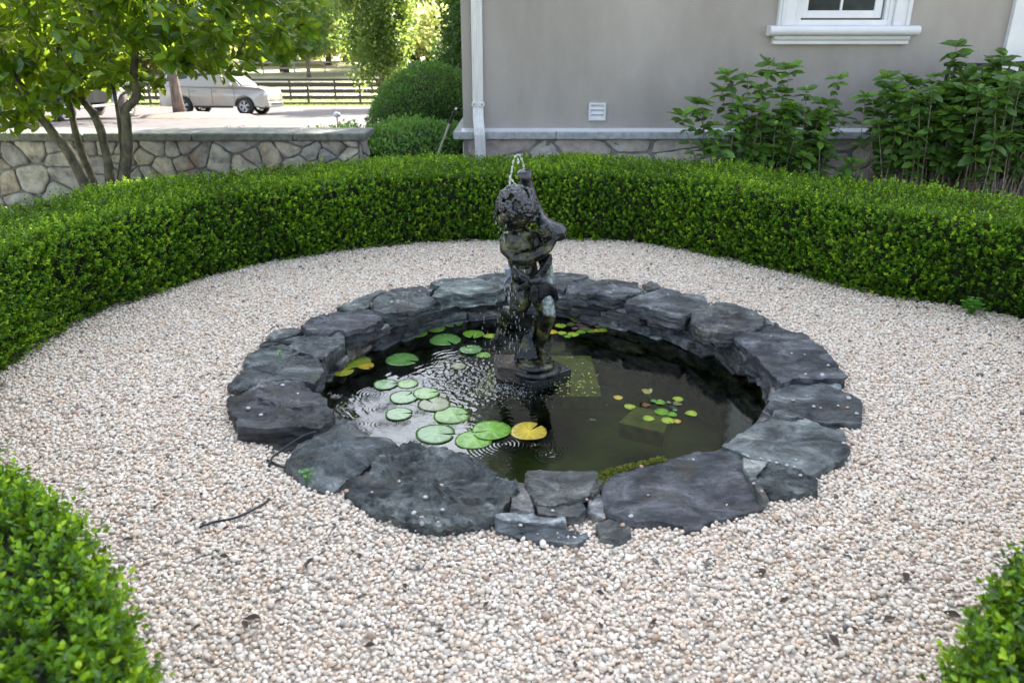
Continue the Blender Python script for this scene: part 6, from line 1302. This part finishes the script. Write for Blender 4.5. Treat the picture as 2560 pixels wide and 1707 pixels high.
# moss on the largest slab
rd = random.Random(5); P = []
for i in range(1500):
    t = rd.random(); pts = [(700, 262), (730, 240), (800, 222), (880, 200), (960, 185), (1040, 166), (1080, 158)]; k = min(5, int(t * 6)); u = t * 6 - k
    x = pts[k][0] + (pts[k + 1][0] - pts[k][0]) * u + rd.gauss(0, 5); y = pts[k][1] + (pts[k + 1][1] - pts[k][1]) * u + rd.gauss(4, 5) + (rd.random() < .25) * (t < .25) * rd.uniform(0, 70)
    c = W(1200 + x * .4252, 1080 + y * .4252, z=.044); P.append((c.x, c.y, .038 + rd.uniform(0, .012)))
n = len(P); o = leaves('moss', P, rng.normal(size=(n, 3)) + [0, 0, .6], rng.normal(size=(n, 3)) + [0, 0, 1], .011 * rng.uniform(.6, 1.4, n), .006, M['moss'], None, rng.random(n)); tag(o, 'yellow-green moss along the pond edge of the largest slab', 'moss', kind='stuff')
# loose pebbles lying on the slabs, dry leaves and bark on the gravel
bm = bmesh.new(); bmesh.ops.create_icosphere(bm, subdivisions=2, radius=.5)
for v in bm.verts: v.co = v.co * (1 + .25 * mn.noise(v.co * 2.2)); v.co.z *= .68; v.co.x *= 1.15
pm = bpy.data.meshes.new('loose_pebble'); bm.to_mesh(pm); bm.free(); pm.polygons.foreach_set('use_smooth', [True] * len(pm.polygons)); pm.materials.append(pmat('loose_pebble', (.46, .43, .40), (.56, .53, .50), 30, .6, .1, 60, objcol=True))
spots = [('L', 190, 1135, 22, 0), ('L', 290, 1187, 22, 0), ('L', 577, 1020, 16, 0), ('L', 325, 1010, 12, 0), ('L', 805, 400, 14, 0), ('L', 1407, 250, 14, 0), ('L', 1315, 303, 16, 0), ('L', 1535, 215, 12, 0), ('L', 1705, 150, 14, 0), ('L', 460, 955, 22, 0), ('L', 430, 965, 14, 0),
         ('B', 1420, 487, 18, 0), ('B', 1418, 632, 18, 0), ('B', 1740, 668, 30, 1), ('B', 1718, 703, 14, 0), ('B', 1622, 757, 26, 0), ('B', 1208, 714, 15, 0), ('B', 1240, 555, 18, 0), ('B', 1222, 570, 16, 0), ('B', 1010, 708, 26, 1), ('B', 1752, 852, 22, 0), ('B', 1530, 878, 28, 0), ('B', 1595, 918, 30, 1), ('B', 1600, 962, 36, 2), ('B', 1655, 952, 18, 0), ('B', 1718, 947, 16, 0),
         ('C', 238, 550, 15, 0), ('C', 427, 464, 14, 0), ('C', 886, 498, 20, 0), ('C', 948, 205, 15, 1), ('C', 1254, 163, 11, 0), ('C', 988, 372, 10, 0), ('C', 838, 550, 20, 1), ('C', 628, 398, 12, 1), ('C', 726, 505, 16, 1), ('C', 1608, 303, 12, 0), ('C', 1650, 157, 11, 0), ('C', 1702, 172, 13, 0), ('C', 1743, 183, 13, 0), ('C', 1803, 197, 13, 0), ('C', 1856, 163, 10, 0), ('C', 1885, 258, 16, 0), ('C', 2138, 68, 16, 0), ('C', 1848, 207, 12, 0), ('C', 1655, 350, 14, 1), ('C', 1575, 143, 12, 0),
         ('R', 1807, 906, 16, 1), ('R', 1937, 943, 14, 0), ('R', 1980, 950, 10, 0), ('R', 2090, 938, 12, 0), ('R', 2147, 950, 14, 1), ('R', 2155, 892, 20, 0), ('R', 2205, 988, 16, 0), ('R', 1668, 505, 8, 0), ('R', 1798, 610, 10, 0), ('R', 1880, 620, 10, 0), ('R', 2028, 687, 14, 0), ('R', 1885, 742, 13, 0), ('R', 1990, 748, 20, 0), ('R', 1552, 368, 9, 0), ('R', 955, 265, 7, 0), ('R', 683, 218, 8, 0), ('R', 1025, 243, 8, 0), ('R', 1893, 877, 8, 0)]
tints = [(1, 1, 1), (.95, .62, .48), (.55, .6, .64)]
def cast(px, py):
    for p, z in zip(COP, COPZ):
        q = W(px, py, z=z); c = False; m_ = len(p) - 1
        for k in range(len(p)):
            if (p[k].y > q.y) != (p[m_].y > q.y) and q.x < (p[m_].x - p[k].x) * (q.y - p[k].y) / (p[m_].y - p[k].y) + p[k].x: c = not c
            m_ = k
        if c: return q
for i, (cr_, x, y, r, ti) in enumerate(spots):
    x0, y0, s = CR[cr_]; px, py = x0 + x * s, y0 + y * s; c = cast(px, py) or W(px, py, z=.09)
    d = r * 2 * s * .72 / ppm(c.x, c.y, c.z); o = bpy.data.objects.new('loose_pebble', pm); col.objects.link(o); o.scale = (d, d, d); o.location = (c.x, c.y, c.z + d * .22); o.rotation_euler = (0, 0, i * 1.7); o.color = (*tints[ti], 1)
    tag(o, ('single pale pebble left lying on top of the dark slate slabs', 'single orange-pink pebble lying on the dark slate slabs', 'single blue-grey pebble at the edge of the ridged slab')[ti], 'pebble', 'loose pebbles on the slabs')
bm = bmesh.new(); n = 8
vs_ = [bm.verts.new((x, y * (1 - abs(x) ** 1.6) * .5, .22 * math.sin(x * 2.3) + .25 * abs(y) * (1 - abs(x)))) for x in np.linspace(-1, 1, n) for y in (-1, 0, 1)]
for i in range(n - 1):
    for k in range(2): bm.faces.new((vs_[i * 3 + k], vs_[(i + 1) * 3 + k], vs_[(i + 1) * 3 + k + 1], vs_[i * 3 + k + 1]))
lm_ = bpy.data.meshes.new('dry_leaf'); bm.to_mesh(lm_); bm.free(); lm_.materials.append(M['dry'])
for i, (x, y, s) in enumerate([(630, 1545, .022), (612, 1560, .016), (770, 1408, .016), (775, 1400, .012), (560, 1390, .014), (2118, 1390, .016), (2265, 1440, .018), (2225, 1545, .018), (2380, 1535, .02), (2085, 1600, .02), (2375, 1140, .012), (2255, 1105, .014), (1850, 1300, .014), (390, 1265, .014), (480, 1300, .01), (1780, 1400, .016), (975, 713, .022), (545, 895, .014), (740, 745, .012), (1560, 790, .01), (2400, 1010, .012), (200, 1250, .014), (1960, 1500, .014), (1500, 1480, .012), (2130, 1110, .012), (1905, 1430, .018), (1400, 1630, .012), (300, 1130, .012), (2480, 1150, .012), (1920, 790, .010)] + [(random.uniform(150, 2450), random.uniform(1290, 1690), random.uniform(.007, .014)) for _ in range(28)] + [(random.uniform(250, 620), random.uniform(900, 1250), .010) for _ in range(8)] + [(random.uniform(2150, 2520), random.uniform(850, 1300), .010) for _ in range(10)]):
    c = W(x, y, z=.02); o = bpy.data.objects.new('dry_leaf', lm_); col.objects.link(o); o.location = c; s *= 1.35; o.scale = (s, s, s); o.rotation_euler = (.3 * math.sin(i), .2, i * 2.3)
    tag(o, 'small dark curled dry leaf lying on the pale gravel', 'dry leaf', 'dry leaves on the gravel')
